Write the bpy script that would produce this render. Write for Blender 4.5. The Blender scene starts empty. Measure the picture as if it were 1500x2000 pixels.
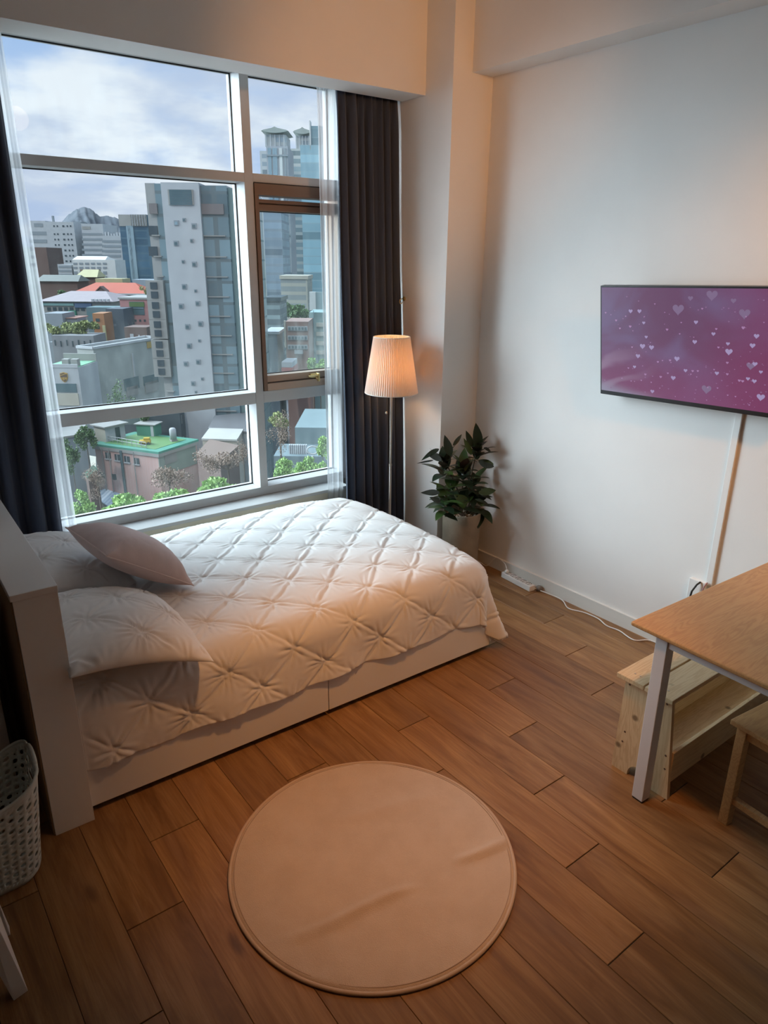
import bpy, bmesh, math, random
import numpy as np
from mathutils import Vector, Matrix
random.seed(7); np.random.seed(7)
SC = bpy.context.scene
GLOBE_E = 9
COL = SC.collection
PI = math.pi
# ------------------------------------------------------------------ camera
CAMF = 1377.4; YAW, PITCH, ROLL = [math.radians(a) for a in (37.33, 19.63, .49)]
CAM = Vector((0, 0, 2.0))
FW = Vector((math.sin(YAW)*math.cos(PITCH), math.cos(YAW)*math.cos(PITCH), -math.sin(PITCH)))
_r = Vector((math.cos(YAW), -math.sin(YAW), 0)); _u = _r.cross(FW)
RT = math.cos(ROLL)*_r + math.sin(ROLL)*_u
UP = -math.sin(ROLL)*_r + math.cos(ROLL)*_u
cd = bpy.data.cameras.new('camera'); cam = bpy.data.objects.new('camera', cd); COL.objects.link(cam)
cd.sensor_fit = 'HORIZONTAL'; cd.sensor_width = 36; cd.lens = CAMF/1500*36; cd.clip_end = 8000; cd.clip_start = .05
cam.matrix_world = Matrix(((RT.x, UP.x, -FW.x, CAM.x), (RT.y, UP.y, -FW.y, CAM.y), (RT.z, UP.z, -FW.z, CAM.z), (0, 0, 0, 1)))
SC.camera = cam
# ------------------------------------------------------------------ colour management
vs = SC.view_settings
vs.view_transform = 'Standard'; vs.look = 'None'; vs.gamma = 1; vs.exposure = 0.0; vs.use_curve_mapping = False
SC.cycles.use_denoising = True
SC.cycles.max_bounces = 10; SC.cycles.diffuse_bounces = 5; SC.cycles.transparent_max_bounces = 16
SC.cycles.sample_clamp_indirect = 6

# ------------------------------------------------------------------ node helpers
class NT:
    def __init__(s, tree):
        s.t = tree; s.n = tree.nodes; s.l = tree.links
    def new(s, typ, **kw):
        n = s.n.new(typ)
        for k, v in kw.items(): setattr(n, k, v)
        return n
    def set(s, sock, v):
        if isinstance(v, bpy.types.NodeSocket): s.l.new(v, sock)
        elif v is not None:
            if sock.type in ('RGBA',) and not hasattr(v, '__len__'): v = (v, v, v, 1)
            if sock.type == 'RGBA' and len(v) == 3: v = (*v, 1)
            sock.default_value = v
    def math(s, op, a, b=None, c=None, clamp=False):
        n = s.new('ShaderNodeMath', operation=op, use_clamp=clamp)
        s.set(n.inputs[0], a)
        if b is not None: s.set(n.inputs[1], b)
        if c is not None: s.set(n.inputs[2], c)
        return n.outputs[0]
    def vmath(s, op, a, b=None):
        n = s.new('ShaderNodeVectorMath', operation=op); s.set(n.inputs[0], a)
        if b is not None: s.set(n.inputs[1], b)
        return n.outputs[1] if op in ('DOT_PRODUCT', 'LENGTH') else n.outputs[0]
    def mix(s, fac, a, b, mode='MIX'):
        n = s.new('ShaderNodeMix', data_type='RGBA', blend_type=mode)
        s.set(n.inputs[0], fac); s.set(n.inputs[6], a); s.set(n.inputs[7], b); return n.outputs[2]
    def noise(s, vec, scale, detail=3, rough=.5, dist=0, w=None):
        n = s.new('ShaderNodeTexNoise'); s.set(n.inputs['Vector'], vec)
        n.inputs['Scale'].default_value = scale; n.inputs['Detail'].default_value = detail
        n.inputs['Roughness'].default_value = rough; n.inputs['Distortion'].default_value = dist
        return n.outputs[0]
    def ramp(s, fac, stops):
        n = s.new('ShaderNodeValToRGB'); s.set(n.inputs[0], fac); e = n.color_ramp.elements
        while len(e) < len(stops): e.new(.5)
        for q, (p, c) in zip(e, stops):
            q.position = p; q.color = (*c, 1) if hasattr(c, '__len__') else (c, c, c, 1)
        return n.outputs[0]
    def smooth(s, x, a, b, lo=0, hi=1):
        n = s.new('ShaderNodeMapRange', interpolation_type='SMOOTHSTEP'); s.set(n.inputs[0], x)
        n.inputs[1].default_value = a; n.inputs[2].default_value = b; n.inputs[3].default_value = lo; n.inputs[4].default_value = hi
        return n.outputs[0]
    def coord(s, kind='Object'):
        return s.new('ShaderNodeTexCoord').outputs[kind]
    def scale(s, v, sc, loc=(0, 0, 0)):
        n = s.new('ShaderNodeMapping'); s.set(n.inputs[0], v); n.inputs[1].default_value = loc; n.inputs[3].default_value = sc
        return n.outputs[0]
    def sep(s, v):
        n = s.new('ShaderNodeSeparateXYZ'); s.set(n.inputs[0], v); return n.outputs

MATS = {}
def newmat(name):
    m = bpy.data.materials.new(name); m.use_nodes = True
    nt = NT(m.node_tree); b = m.node_tree.nodes['Principled BSDF']
    return m, nt, b
def mat(name, col, rough=.6, metal=0, var=0.0, vscale=6, bump=0.0, bscale=60, spec=None, stretch=(1, 1, 1), coat=0, sheen=0):
    if name in MATS: return MATS[name]
    m, nt, b = newmat(name); MATS[name] = m
    b.inputs['Roughness'].default_value = rough; b.inputs['Metallic'].default_value = metal
    if spec is not None: b.inputs['Specular IOR Level'].default_value = spec
    if coat: b.inputs['Coat Weight'].default_value = coat
    if sheen: b.inputs['Sheen Weight'].default_value = sheen
    co = nt.scale(nt.coord(), stretch)
    n = nt.noise(co, vscale, 4)
    lo = tuple(c*(1-var) for c in col); hi = tuple(min(1, c*(1+var)) for c in col)
    nt.set(b.inputs['Base Color'], nt.mix(nt.smooth(n, .3, .7), lo, hi))
    if bump:
        bp = nt.new('ShaderNodeBump'); bp.inputs['Strength'].default_value = bump; bp.inputs['Distance'].default_value = .01
        nt.set(bp.inputs['Height'], nt.noise(co, bscale, 3)); nt.set(b.inputs['Normal'], bp.outputs[0])
    return m

# ------------------------------------------------------------------ world: hazy blue sky with clouds, added bright glow to light the room
W = bpy.data.worlds.new('sky'); SC.world = W; W.use_nodes = True
wn = NT(W.node_tree); bg = W.node_tree.nodes['Background']
d = wn.vmath('NORMALIZE', wn.coord('Generated'))
dx, dy, dz = wn.sep(d)
# project on a cloud layer
zc = wn.math('MAXIMUM', dz, .0)
den = wn.math('ADD', zc, .22)
cx = wn.math('DIVIDE', dx, den); cy = wn.math('DIVIDE', dy, den)
cv = wn.new('ShaderNodeCombineXYZ'); wn.set(cv.inputs[0], cx); wn.set(cv.inputs[1], cy); cv.inputs[2].default_value = 3.7
cl = wn.noise(cv.outputs[0], 1.15, 7, .52, .25)
cm = wn.smooth(cl, .42, .56)
cl2 = wn.noise(wn.scale(cv.outputs[0], (1, 1, 1), (4.2, 1.3, 2)), 2.2, 6, .55)
skyblue = wn.ramp(zc, [(0, (.47, .57, .76)), (.10, (.44, .57, .82)), (.3, (.34, .54, .86)), (1, (.16, .33, .70))])
cloudc = wn.mix(wn.smooth(cl2, .35, .62), (.55, .64, .80), (.86, .92, .97))
sky = wn.mix(wn.math('MULTIPLY', cm, .9), skyblue, cloudc)
# added sky glow left of the window view, put in to daylight the room
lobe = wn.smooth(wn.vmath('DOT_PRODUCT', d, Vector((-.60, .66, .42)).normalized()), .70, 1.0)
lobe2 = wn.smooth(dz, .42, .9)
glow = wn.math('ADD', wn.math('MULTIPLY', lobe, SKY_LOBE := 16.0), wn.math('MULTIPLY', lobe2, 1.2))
addc = wn.mix(1.0, sky, (1, 1, 1), 'MULTIPLY')
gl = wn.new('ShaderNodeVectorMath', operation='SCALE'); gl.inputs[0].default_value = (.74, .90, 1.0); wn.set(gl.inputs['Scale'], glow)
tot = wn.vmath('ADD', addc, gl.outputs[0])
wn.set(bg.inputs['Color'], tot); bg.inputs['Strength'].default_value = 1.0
W.cycles.sampling_method = 'MANUAL'; W.cycles.sample_map_resolution = 512

# ------------------------------------------------------------------ lights
def light(name, typ, loc, aim, power, col, size=.1, cone=60, blend=.6):
    ld = bpy.data.lights.new(name, typ); lo = bpy.data.objects.new(name, ld); COL.objects.link(lo)
    lo.location = loc; ld.energy = power; ld.color = col
    lo.rotation_euler = (Vector(aim)-Vector(loc)).to_track_quat('-Z', 'Y').to_euler()
    if typ == 'SUN': ld.angle = size
    else: ld.shadow_soft_size = size
    if typ == 'SPOT': ld.spot_size = math.radians(cone); ld.spot_blend = blend
    return lo
light('sun', 'SUN', (-60, -60, 90), (0, 0, 0), .95, (1, .95, .88), math.radians(1.2))
WARM = (1.0, .44, .14)
SPOTS = [  # position, aim, watts, cone
    ((1.50, 1.25, 3.08), (1.62, 1.85, 0.0), 185, 54),
    ((1.90, .25, 3.05), (2.72, 3.5, 2.75), 150, 42),
    ((2.30, .10, 3.05), (3.33, 1.05, 1.75), 120, 72),
]
for i, (p, a, w, c) in enumerate(SPOTS):
    light('spot_lamp', 'SPOT', p, a, w, WARM, .10, c, .9)
# sampling portal in the window opening (guides the sky light, gives none itself)
pl = bpy.data.lights.new('portal', 'AREA'); po = bpy.data.objects.new('portal', pl); COL.objects.link(po)
pl.shape = 'RECTANGLE'; pl.size = 2.4; pl.size_y = 2.5; pl.cycles.is_portal = True
po.location = (1.45, 4.30, 1.75); po.rotation_euler = (-PI/2, 0, 0)

# ------------------------------------------------------------------ object helpers
def put(o, label=None, cat=None, group=None, kind=None):
    if label: o['label'] = label
    if cat: o['category'] = cat
    if group: o['group'] = group
    if kind: o['kind'] = kind
    return o
def root(name, loc, label=None, cat=None, group=None, kind=None):
    o = bpy.data.objects.new(name, None); COL.objects.link(o); o.location = loc; o.empty_display_size = .05
    return put(o, label, cat, group, kind)
def wloc(o):
    v = Vector((0, 0, 0))
    while o is not None: v += Vector(o.location); o = o.parent
    return v
class MB:
    def __init__(s): s.v = []; s.f = []; s.m = []
    def add(s, vs, fs, mi=0):
        b = len(s.v); s.v += [tuple(v) for v in vs]; s.f += [tuple(i+b for i in f) for f in fs]; s.m += [mi]*len(fs); return s
    def box(s, x0, x1, y0, y1, z0, z1, mi=0, M=None):
        vs = [(x, y, z) for z in (z0, z1) for x, y in ((x0, y0), (x1, y0), (x1, y1), (x0, y1))]
        if M is not None: vs = [M @ Vector(v) for v in vs]
        return s.add(vs, [(3, 2, 1, 0), (4, 5, 6, 7), (0, 1, 5, 4), (1, 2, 6, 5), (2, 3, 7, 6), (3, 0, 4, 7)], mi)
    def prism(s, poly, z0, z1, mi=0, M=None):
        n = len(poly); vs = [(x, y, z0) for x, y in poly]+[(x, y, z1) for x, y in poly]
        if M is not None: vs = [M @ Vector(v) for v in vs]
        return s.add(vs, [tuple(range(n-1, -1, -1)), tuple(range(n, 2*n))]+[(i, (i+1) % n, n+(i+1) % n, n+i) for i in range(n)], mi)
    def hull8(s, a, b, mi=0):   # loft between two quads
        return s.add(list(a)+list(b), [(3, 2, 1, 0), (4, 5, 6, 7), (0, 1, 5, 4), (1, 2, 6, 5), (2, 3, 7, 6), (3, 0, 4, 7)], mi)
    def lathe(s, prof, c=(0, 0, 0), n=32, mi=0, closed=False, M=None):
        k = len(prof); vs = []
        for i in range(n):
            a = 2*PI*i/n
            for r, z in prof: vs.append((c[0]+r*math.cos(a), c[1]+r*math.sin(a), c[2]+z))
        if M is not None: vs = [M @ Vector(v) for v in vs]
        fs = []
        for i in range(n):
            j = (i+1) % n
            for q in range(k-1 if not closed else k):
                fs.append((i*k+q, j*k+q, j*k+(q+1) % k, i*k+(q+1) % k))
        return s.add(vs, fs, mi)
    def tube(s, pts, r, n=8, mi=0, caps=True):
        pts = [Vector(p) for p in pts]; vs = []; fs = []; up = Vector((0, 0, 1)); nrm = None
        for i, p in enumerate(pts):
            t = (pts[min(i+1, len(pts)-1)]-pts[max(i-1, 0)]).normalized()
            if nrm is None:
                nrm = t.orthogonal().normalized()
            nrm = (nrm-t*nrm.dot(t)).normalized(); bn = t.cross(nrm)
            rr = r[i] if hasattr(r, '__len__') else r
            for k in range(n):
                a = 2*PI*k/n; vs.append(p+nrm*math.cos(a)*rr+bn*math.sin(a)*rr)
        for i in range(len(pts)-1):
            for k in range(n):
                fs.append((i*n+k, i*n+(k+1) % n, (i+1)*n+(k+1) % n, (i+1)*n+k))
        if caps: fs += [tuple(range(n-1, -1, -1)), tuple((len(pts)-1)*n+k for k in range(n))]
        return s.add(vs, fs, mi)
    def grid(s, P, mi=0, flip=False):   # P: array (nu, nv, 3)
        nu, nv = P.shape[:2]; vs = P.reshape(-1, 3).tolist(); fs = []
        for i in range(nu-1):
            for j in range(nv-1):
                f = (i*nv+j, (i+1)*nv+j, (i+1)*nv+j+1, i*nv+j+1)
                fs.append(f[::-1] if flip else f)
        return s.add(vs, fs, mi)
def obj(name, mb, m, parent=None, smooth=False, bevel=0, solid=0, subsurf=0, loc=None, segs=2, sharp=35):
    """world-space builder -> one mesh object, stored relative to its parent / loc"""
    if loc is None and parent is not None: off = wloc(parent)
    elif loc is not None: off = Vector(loc)
    else:
        A = np.array(mb.v); off = Vector(((A[:, 0].min()+A[:, 0].max())/2, (A[:, 1].min()+A[:, 1].max())/2, A[:, 2].min()))
    me = bpy.data.meshes.new(name); me.from_pydata([(v[0]-off.x, v[1]-off.y, v[2]-off.z) for v in mb.v], [], mb.f)
    for mm in (m if isinstance(m, (list, tuple)) else [m]): me.materials.append(mm)
    if any(mb.m): me.polygons.foreach_set('material_index', mb.m)
    if smooth:
        me.polygons.foreach_set('use_smooth', [True]*len(me.polygons))
    me.update(); me.validate()
    o = bpy.data.objects.new(name, me); COL.objects.link(o)
    if parent is not None: o.parent = parent
    else: o.location = off
    if solid:
        q = o.modifiers.new('s', 'SOLIDIFY'); q.thickness = solid; q.offset = 0
    if bevel:
        q = o.modifiers.new('b', 'BEVEL'); q.width = bevel; q.segments = segs; q.limit_method = 'ANGLE'; q.angle_limit = math.radians(sharp)
        q.harden_normals = False
    if subsurf:
        q = o.modifiers.new('u', 'SUBSURF'); q.levels = subsurf; q.render_levels = subsurf
    return o
def local(name, mb, m, parent=None, **k):   # builder already in the parent's space
    o = obj(name, mb, m, None, loc=(0, 0, 0), **k); o.parent = parent; return o
def dup(o, parent=None):
    c = o.copy(); COL.objects.link(c); c.parent = parent
    for ch in list(o.children): dup(ch, c)
    return c
def ray(px, py): return RT*((px-750)/CAMF)-UP*((py-1000)/CAMF)+FW
def atz(px, py, z): r = ray(px, py); return CAM+r*((z-CAM.z)/r.z)
def aty(px, py, y): r = ray(px, py); return CAM+r*(y/r.y)

# ------------------------------------------------------------------ materials of the room
M_wall = mat('wall paint', (.80, .79, .77), .75, var=.015, vscale=3, bump=.04, bscale=180)
M_ceil = mat('ceiling paint', (.70, .69, .68), .8, var=.01)
M_rear = mat('darkened rear wall paint', (.13, .125, .12), .8, var=.01)  # unseen walls, colour darkened to cut the light they bounce
M_base = mat('baseboard film', (.78, .78, .74), .45)
M_frame = mat('window frame paint', (.50, .505, .50), .45, var=.02)
M_bronze = mat('bronze aluminium', (.20, .13, .09), .38, .5)
M_dark = mat('dark rubber', (.015, .013, .012), .6)
M_white = mat('white laminate', (.78, .77, .75), .42, var=.01)
M_brass = mat('brass', (.75, .58, .28), .3, 1)
M_metal = mat('brushed nickel', (.55, .50, .44), .35, .9)
M_plast = mat('white plastic', (.82, .82, .80), .4)
def m_wood_floor():
    m, nt, b = newmat('oak plank floor')
    at = nt.new('ShaderNodeAttribute', attribute_name='plank'); r0, r1, r2 = nt.sep(at.outputs['Vector'])
    co = nt.coord()
    off = nt.new('ShaderNodeCombineXYZ'); nt.set(off.inputs[0], nt.math('MULTIPLY', r0, 37)); nt.set(off.inputs[1], nt.math('MULTIPLY', r1, 61)); nt.set(off.inputs[2], nt.math('MULTIPLY', r2, 19))
    p = nt.vmath('ADD', co, off.outputs[0])
    g1 = nt.noise(nt.scale(p, (9, 1.1, 1)), 1.6, 6, .6, 1.1)
    g2 = nt.noise(nt.scale(p, (90, 3.2, 1)), 1.5, 4, .6, .3)
    g3 = nt.noise(nt.scale(p, (3.2, .9, 1)), 1.7, 3, .5, .4)
    c = nt.ramp(g1, [(.28, (.155, .072, .026)), (.45, (.255, .132, .050)), (.62, (.345, .195, .082)), (.8, (.41, .25, .115))])
    c = nt.mix(nt.smooth(g2, .35, .7, 0, .45), c, (.17, .085, .04))
    c = nt.mix(nt.smooth(g3, .5, .75, 0, .5), c, (.20, .115, .07))
    tone = nt.math('ADD', .80, nt.math('MULTIPLY', r2, .38))
    cc = nt.new('ShaderNodeVectorMath', operation='SCALE'); nt.set(cc.inputs[0], c); nt.set(cc.inputs['Scale'], tone)
    # knots
    v = nt.new('ShaderNodeTexVoronoi'); nt.set(v.inputs['Vector'], nt.scale(p, (4.5, 1.6, 1))); v.inputs['Scale'].default_value = 1.0
    kn = nt.smooth(v.outputs['Distance'], .03, .11, 1, 0)
    c3 = nt.mix(nt.math('MULTIPLY', kn, .55), cc.outputs[0], (.07, .03, .015))
    nt.set(b.inputs['Base Color'], c3)
    nt.set(b.inputs['Roughness'], nt.math('ADD', .36, nt.math('MULTIPLY', g2, .12)))
    b.inputs['Specular IOR Level'].default_value = .38
    bp = nt.new('ShaderNodeBump'); bp.inputs['Strength'].default_value = .12; bp.inputs['Distance'].default_value = .004
    nt.set(bp.inputs['Height'], g2); nt.set(b.inputs['Normal'], bp.outputs[0])
    return m
def m_pine(name, light_, dark_, stretch, rough=.5, knots=True, rings=5.0):
    m, nt, b = newmat(name)
    co = nt.scale(nt.coord(), stretch)
    w = nt.new('ShaderNodeTexNoise'); nt.set(w.inputs['Vector'], co); w.inputs['Scale'].default_value = 1.2; w.inputs['Detail'].default_value = 5; w.inputs['Distortion'].default_value = .8
    r = nt.math('FRACT', nt.math('MULTIPLY', w.outputs[0], rings*2.2))
    r = nt.smooth(nt.math('ABSOLUTE', nt.math('SUBTRACT', r, .5)), .1, .5)
    c = nt.mix(nt.math('MULTIPLY', r, .55), light_, dark_)
    fine = nt.noise(nt.scale(nt.coord(), tuple(q*9 for q in stretch)), 1.4, 3)
    c = nt.mix(nt.smooth(fine, .45, .75, 0, .35), c, dark_)
    if knots:
        v = nt.new('ShaderNodeTexVoronoi'); nt.set(v.inputs['Vector'], nt.scale(nt.coord(), (5.2, 5.2, 5.2))); v.inputs['Scale'].default_value = 1
        c = nt.mix(nt.smooth(v.outputs['Distance'], .04, .10, .85, 0), c, tuple(q*.28 for q in dark_))
    nt.set(b.inputs['Base Color'], c); b.inputs['Roughness'].default_value = rough
    return m
M_floor = m_wood_floor()
M_pine = m_pine('pale pine', (.66, .50, .30), (.50, .33, .17), (1.2, 14, 14), .55)
M_pine_v = m_pine('pale pine upright', (.66, .50, .30), (.50, .33, .17), (14, 14, 1.2), .55)
M_stool = m_pine('golden pine', (.52, .31, .13), (.36, .19, .07), (1.5, 14, 14), .5)
M_table = m_pine('oiled oak table top', (.56, .33, .14), (.42, .22, .085), (1.1, 11, 11), .42, knots=False, rings=7)

# ------------------------------------------------------------------ floor: real planks
XR, YP, XP = 3.33, 3.36, 3.02
def build_floor():
    vs = []; fs = []; at = []; mi = []
    pw, L = .187, .951
    for k in range(-24, 9):
        x0 = 1.860+pw*k; x1 = x0+pw
        if x0 > XR+.02: continue
        x1 = min(x1, XR+.05)
        y0 = (1.437+.3115*k) % L-L*5
        for j in range(11):
            a = y0+L*j; b = a+L
            if b < -3.2 or a > 4.2: continue
            a_ = max(a, -3.2); b_ = min(b, 4.2)
            g = .0007; ge = .0018
            r = [random.random() for _ in range(3)]
            n = len(vs); e = .0012
            X0, X1, Y0, Y1 = x0+g, x1-g, a_+ge, b_-ge
            vs += [(X0, Y0, -.004), (X1, Y0, -.004), (X1, Y1, -.004), (X0, Y1, -.004), (X0, Y0, -e), (X1, Y0, -e), (X1, Y1, -e), (X0, Y1, -e),
                   (X0+e, Y0+e, 0), (X1-e, Y0+e, 0), (X1-e, Y1-e, 0), (X0+e, Y1-e, 0)]
            ff = [(n+8, n+9, n+10, n+11)]
            for q in range(4):
                w = (q+1) % 4
                ff += [(n+4+q, n+4+w, n+8+w, n+8+q), (n+q, n+w, n+4+w, n+4+q)]
            fs += ff; at += [r]*len(ff); mi += [0]*len(ff)
    n = len(vs); vs += [(-3, -3.3, -.004), (XR+.1, -3.3, -.004), (XR+.1, 4.3, -.004), (-3, 4.3, -.004)]
    fs.append((n, n+1, n+2, n+3)); at.append([0, 0, 0]); mi.append(1)
    vs += [(x, y, -.12) for x, y, _ in vs[n:n+4]]; fs += [(n+7, n+6, n+5, n+4)]+[(n+q, n+4+q, n+4+(q+1) % 4, n+(q+1) % 4) for q in range(4)]; at += [[0, 0, 0]]*5; mi += [1]*5
    me = bpy.data.meshes.new('floor'); me.from_pydata(vs, [], fs); me.materials.append(M_floor); me.materials.append(M_dark)
    me.polygons.foreach_set('material_index', mi)
    a = me.attributes.new('plank', 'FLOAT_VECTOR', 'FACE'); a.data.foreach_set('vector', np.array(at, dtype=np.float32).ravel())
    o = bpy.data.objects.new('floor', me); COL.objects.link(o); put(o, kind='structure')
build_floor()
# ------------------------------------------------------------------ shell
def struct(name, mb, m, **k):
    o = obj(name, mb, m, **k); return put(o, kind='structure')
ZC = 3.55; XL = -1.35; YN = -2.6; YW = 4.05; YO = 4.30
WX0, WX1, WZ0, WZ1 = .20, 2.76, .517, 3.02     # window opening
struct('ceiling', MB().box(XL-.2, XR+.2, YN-.2, YO, ZC, ZC+.2), M_ceil)
struct('wall_right', MB().box(XR, XR+.2, YN-.2, YO, -.1, ZC), M_wall)
struct('wall_left', MB().box(XL-.2, XL, YN-.2, YO, -.1, ZC), M_rear)
struct('wall_near', MB().box(XL, XR, YN-.2, YN, -.1, ZC), M_rear)
w = MB(); w.box(XL, WX0, YW, YO, -.1, ZC); w.box(WX1, XR, YW, YO, -.1, ZC); w.box(WX0, WX1, YW+.06, YO, -.1, WZ0); w.box(WX0, WX1, YW, YO, WZ1, ZC)
struct('wall_far', w, M_wall)
struct('wall_corner', MB().box(XP, XR, YP, YW, 0, ZC), M_wall)
struct('wall_apron', MB().box(XL, 2.66, 3.905, YW+.06, 0, WZ0-.02), mat('apron paint', (.62, .56, .44), .6))
struct('trim_1', MB().box(XL, XP, 3.595, 3.812, 2.908, ZC), M_wall)          # bulkhead over the window
struct('trim_2', MB().box(3.165, XR, YN, YP, 3.005, ZC), M_wall)             # beam along the right wall
struct('trim_3', MB().box(WX0, 2.66, 3.895, YW+.02, WZ0-.022, WZ0), M_frame, bevel=.003)  # window ledge
b_ = MB(); b_.box(XR-.013, XR, YN, YP, 0, .078); b_.box(XR-.016, XR, YN, YP, .078, .086)
struct('baseboard_right', b_, M_base)
struct('baseboard_corner', MB().box(XP-.012, XR-.013, YP-.012, YP, 0, .085).box(XP-.012, XP, YP, YW-.1, 0, .085), M_base)

# ------------------------------------------------------------------ window
def m_glass(name, tint=(1, 1, 1), dirt=.035):
    m, nt, b = newmat(name); nt.n.remove(b)
    out = nt.n['Material Output']
    tr = nt.new('ShaderNodeBsdfTransparent'); tr.inputs[0].default_value = (*tint, 1)
    gl = nt.new('ShaderNodeBsdfGlossy'); gl.inputs['Roughness'].default_value = .01
    lw = nt.new('ShaderNodeFresnel'); lw.inputs[0].default_value = 1.28
    m1 = nt.new('ShaderNodeMixShader'); nt.set(m1.inputs[0], lw.outputs[0]); nt.set(m1.inputs[1], tr.outputs[0]); nt.set(m1.inputs[2], gl.outputs[0])
    co = nt.coord(); x, y, z = nt.sep(co)
    n1 = nt.noise(nt.scale(co, (1, 1, .5)), 3.0, 6, .65); n2 = nt.noise(nt.scale(co, (1, 1, .25)), 22, 3, .6)
    dd = nt.math('MULTIPLY', nt.smooth(n1, .35, .75, .25, 1), nt.smooth(n2, .3, .7, .5, 1))
    low = nt.smooth(z, 0.0, .55, 3.2, 1)       # grime gathers along the lower edge
    f = nt.math('MULTIPLY', nt.math('MULTIPLY', dd, low), dirt)
    tl = nt.new('ShaderNodeBsdfTranslucent'); tl.inputs[0].default_value = (.85, .95, .90, 1)
    m2 = nt.new('ShaderNodeMixShader'); nt.set(m2.inputs[0], f); nt.set(m2.inputs[1], m1.outputs[0]); nt.set(m2.inputs[2], tl.outputs[0])
    nt.set(out.inputs[0], m2.outputs[0]); return m
M_glass = m_glass('window glass', (.97, .99, .985), .02)
M_glass2 = m_glass('tinted double glazing', (.90, .96, .96), .045)
win = root('window_1', (1.43, YW, WZ0), kind='structure')
YG = 4.172
YF0, YF1 = YW, 4.21
fr = MB()
MX0, MX1 = 2.056, 2.112
T1a, T1b = 2.470, 2.420     # upper transom
T2a, T2b = 1.205, 1.132     # lower transom
ZB = .572; ZT = 2.985
fr.box(WX0, WX1, YF0, YF1, WZ0, ZB)                     # bottom
fr.box(WX0, WX1, YF0, YF1, ZT, WZ1+.01)                 # head
fr.box(WX0, WX0+.05, YF0, YF1, ZB, ZT); fr.box(WX1-.055, WX1, YF0, YF1, ZB, ZT)
obj('window_frame', fr, M_frame, win, bevel=.002)
obj('mullion', MB().box(MX0, MX1, YF0, YF1, ZB, ZT), M_frame, win, bevel=.002)
for a, b, x0, x1 in ((T1b, T1a, WX0+.05, MX0), (T1b, T1a, MX1, WX1-.055), (T2b, T2a, WX0+.05, MX0), (T2b, T2a, MX1, WX1-.055)):
    obj('transom', MB().box(x0, x1, YF0, YF1, a, b), M_frame, win, bevel=.002)
def pane(x0, x1, z0, z1, m=M_glass, y=YG):
    g = MB(); g.add([(x0, y, z0), (x1, y, z0), (x1, y, z1), (x0, y, z1)], [(0, 1, 2, 3)])
    o = obj('glass_pane', g, m, None, loc=(x0, y, z0)); o.parent = win; o.location = Vector(o.location)-Vector(win.location)
    gk = MB(); t = .006
    gk.box(x0, x1, y-.012, y-.002, z0, z0+t); gk.box(x0, x1, y-.012, y-.002, z1-t, z1); gk.box(x0, x0+t, y-.012, y-.002, z0, z1); gk.box(x1-t, x1, y-.012, y-.002, z0, z1)
    obj('gasket', gk, M_dark, win)
for x0, x1, z0, z1 in ((WX0+.05, MX0, ZB, T2b), (WX0+.05, MX0, T2a, T1b), (WX0+.05, MX0, T1a, ZT), (MX1, WX1-.055, ZB, T2b), (MX1, WX1-.055, T1a, ZT)):
    pane(x0, x1, z0, z1)
# top hung bronze vent window in the right bay
vx0, vx1, vz0, vz1 = MX1+.002, WX1-.057, T2a+.002, T1b-.002
sash = MB(); yo0, yo1 = 4.040, 4.16
sash.box(vx0, vx1, yo0, yo1, vz1-.062, vz1); sash.box(vx0, vx0+.026, yo0, yo1, vz0, vz1-.062); sash.box(vx1-.010, vx1, yo0, yo1, vz0, vz1-.062)
obj('vent_frame', sash, M_bronze, win, bevel=.0015)
obj('vent_sill', MB().box(vx0+.026, vx1-.010, yo0, yo1, vz0, vz0+.045), mat('champagne aluminium', (.46, .34, .26), .4, .3), win, bevel=.0015)
obj('vent_shadow_strip', MB().box(vx0, vx1, yo0+.004, yo1, vz1, vz1+.006), M_dark, win)  # solid dark strip standing in for the shadow in the gap
s2 = MB(); a, b, c, e = vx0+.030, vx1-.012, vz0+.050, vz1-.082
s2.box(a, b, 4.075, 4.17, e-.020, e); s2.box(a, b, 4.085, 4.17, e-.062, e-.026); s2.box(a, b, 4.10, 4.17, e-.026, e-.020)
s2.box(a, a+.012, 4.10, 4.17, c, e); s2.box(b-.008, b, 4.10, 4.17, c, e)
obj('vent_sash', s2, M_bronze, win, bevel=.0015)
obj('vent_sash_bottom', MB().box(a, b, 4.065, 4.17, c, c+.042), MATS['champagne aluminium'], win, bevel=.0015)
pane(a+.01, b-.004, c+.04, e-.06, M_glass2, 4.15)
hd = MB(); hx = 2.50
hd.box(hx-.035, hx+.035, 4.045, 4.066, c+.004, c+.030); hd.tube([(hx, 4.05, c+.016), (hx, 4.02, c+.02), (hx-.03, 4.012, c+.022), (hx-.07, 4.012, c+.02)], .007, 8); hd.box(hx+.01, hx+.022, 4.02, 4.06, c-.02, c+.034)
obj('vent_handle', hd, M_brass, win, bevel=.002)
# curtain rail in the recess
rl = MB(); rl.box(.0, XP-.005, 3.835, 3.86, 2.965, 2.985); rl.box(.0, XP-.005, 3.88, 3.90, 2.965, 2.985); rl.box(.0, XP-.005, 3.83, 3.905, 2.985, 3.0)
obj('curtain_rail', rl, M_white, None); put(bpy.data.objects['curtain_rail'], 'white double curtain rail hidden behind the ceiling bulkhead over the window', 'curtain rail')
struct('trim_4', MB().box(XL, XP, 3.812, YW, 3.0, 3.05), M_ceil)             # lid of the curtain recess
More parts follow.
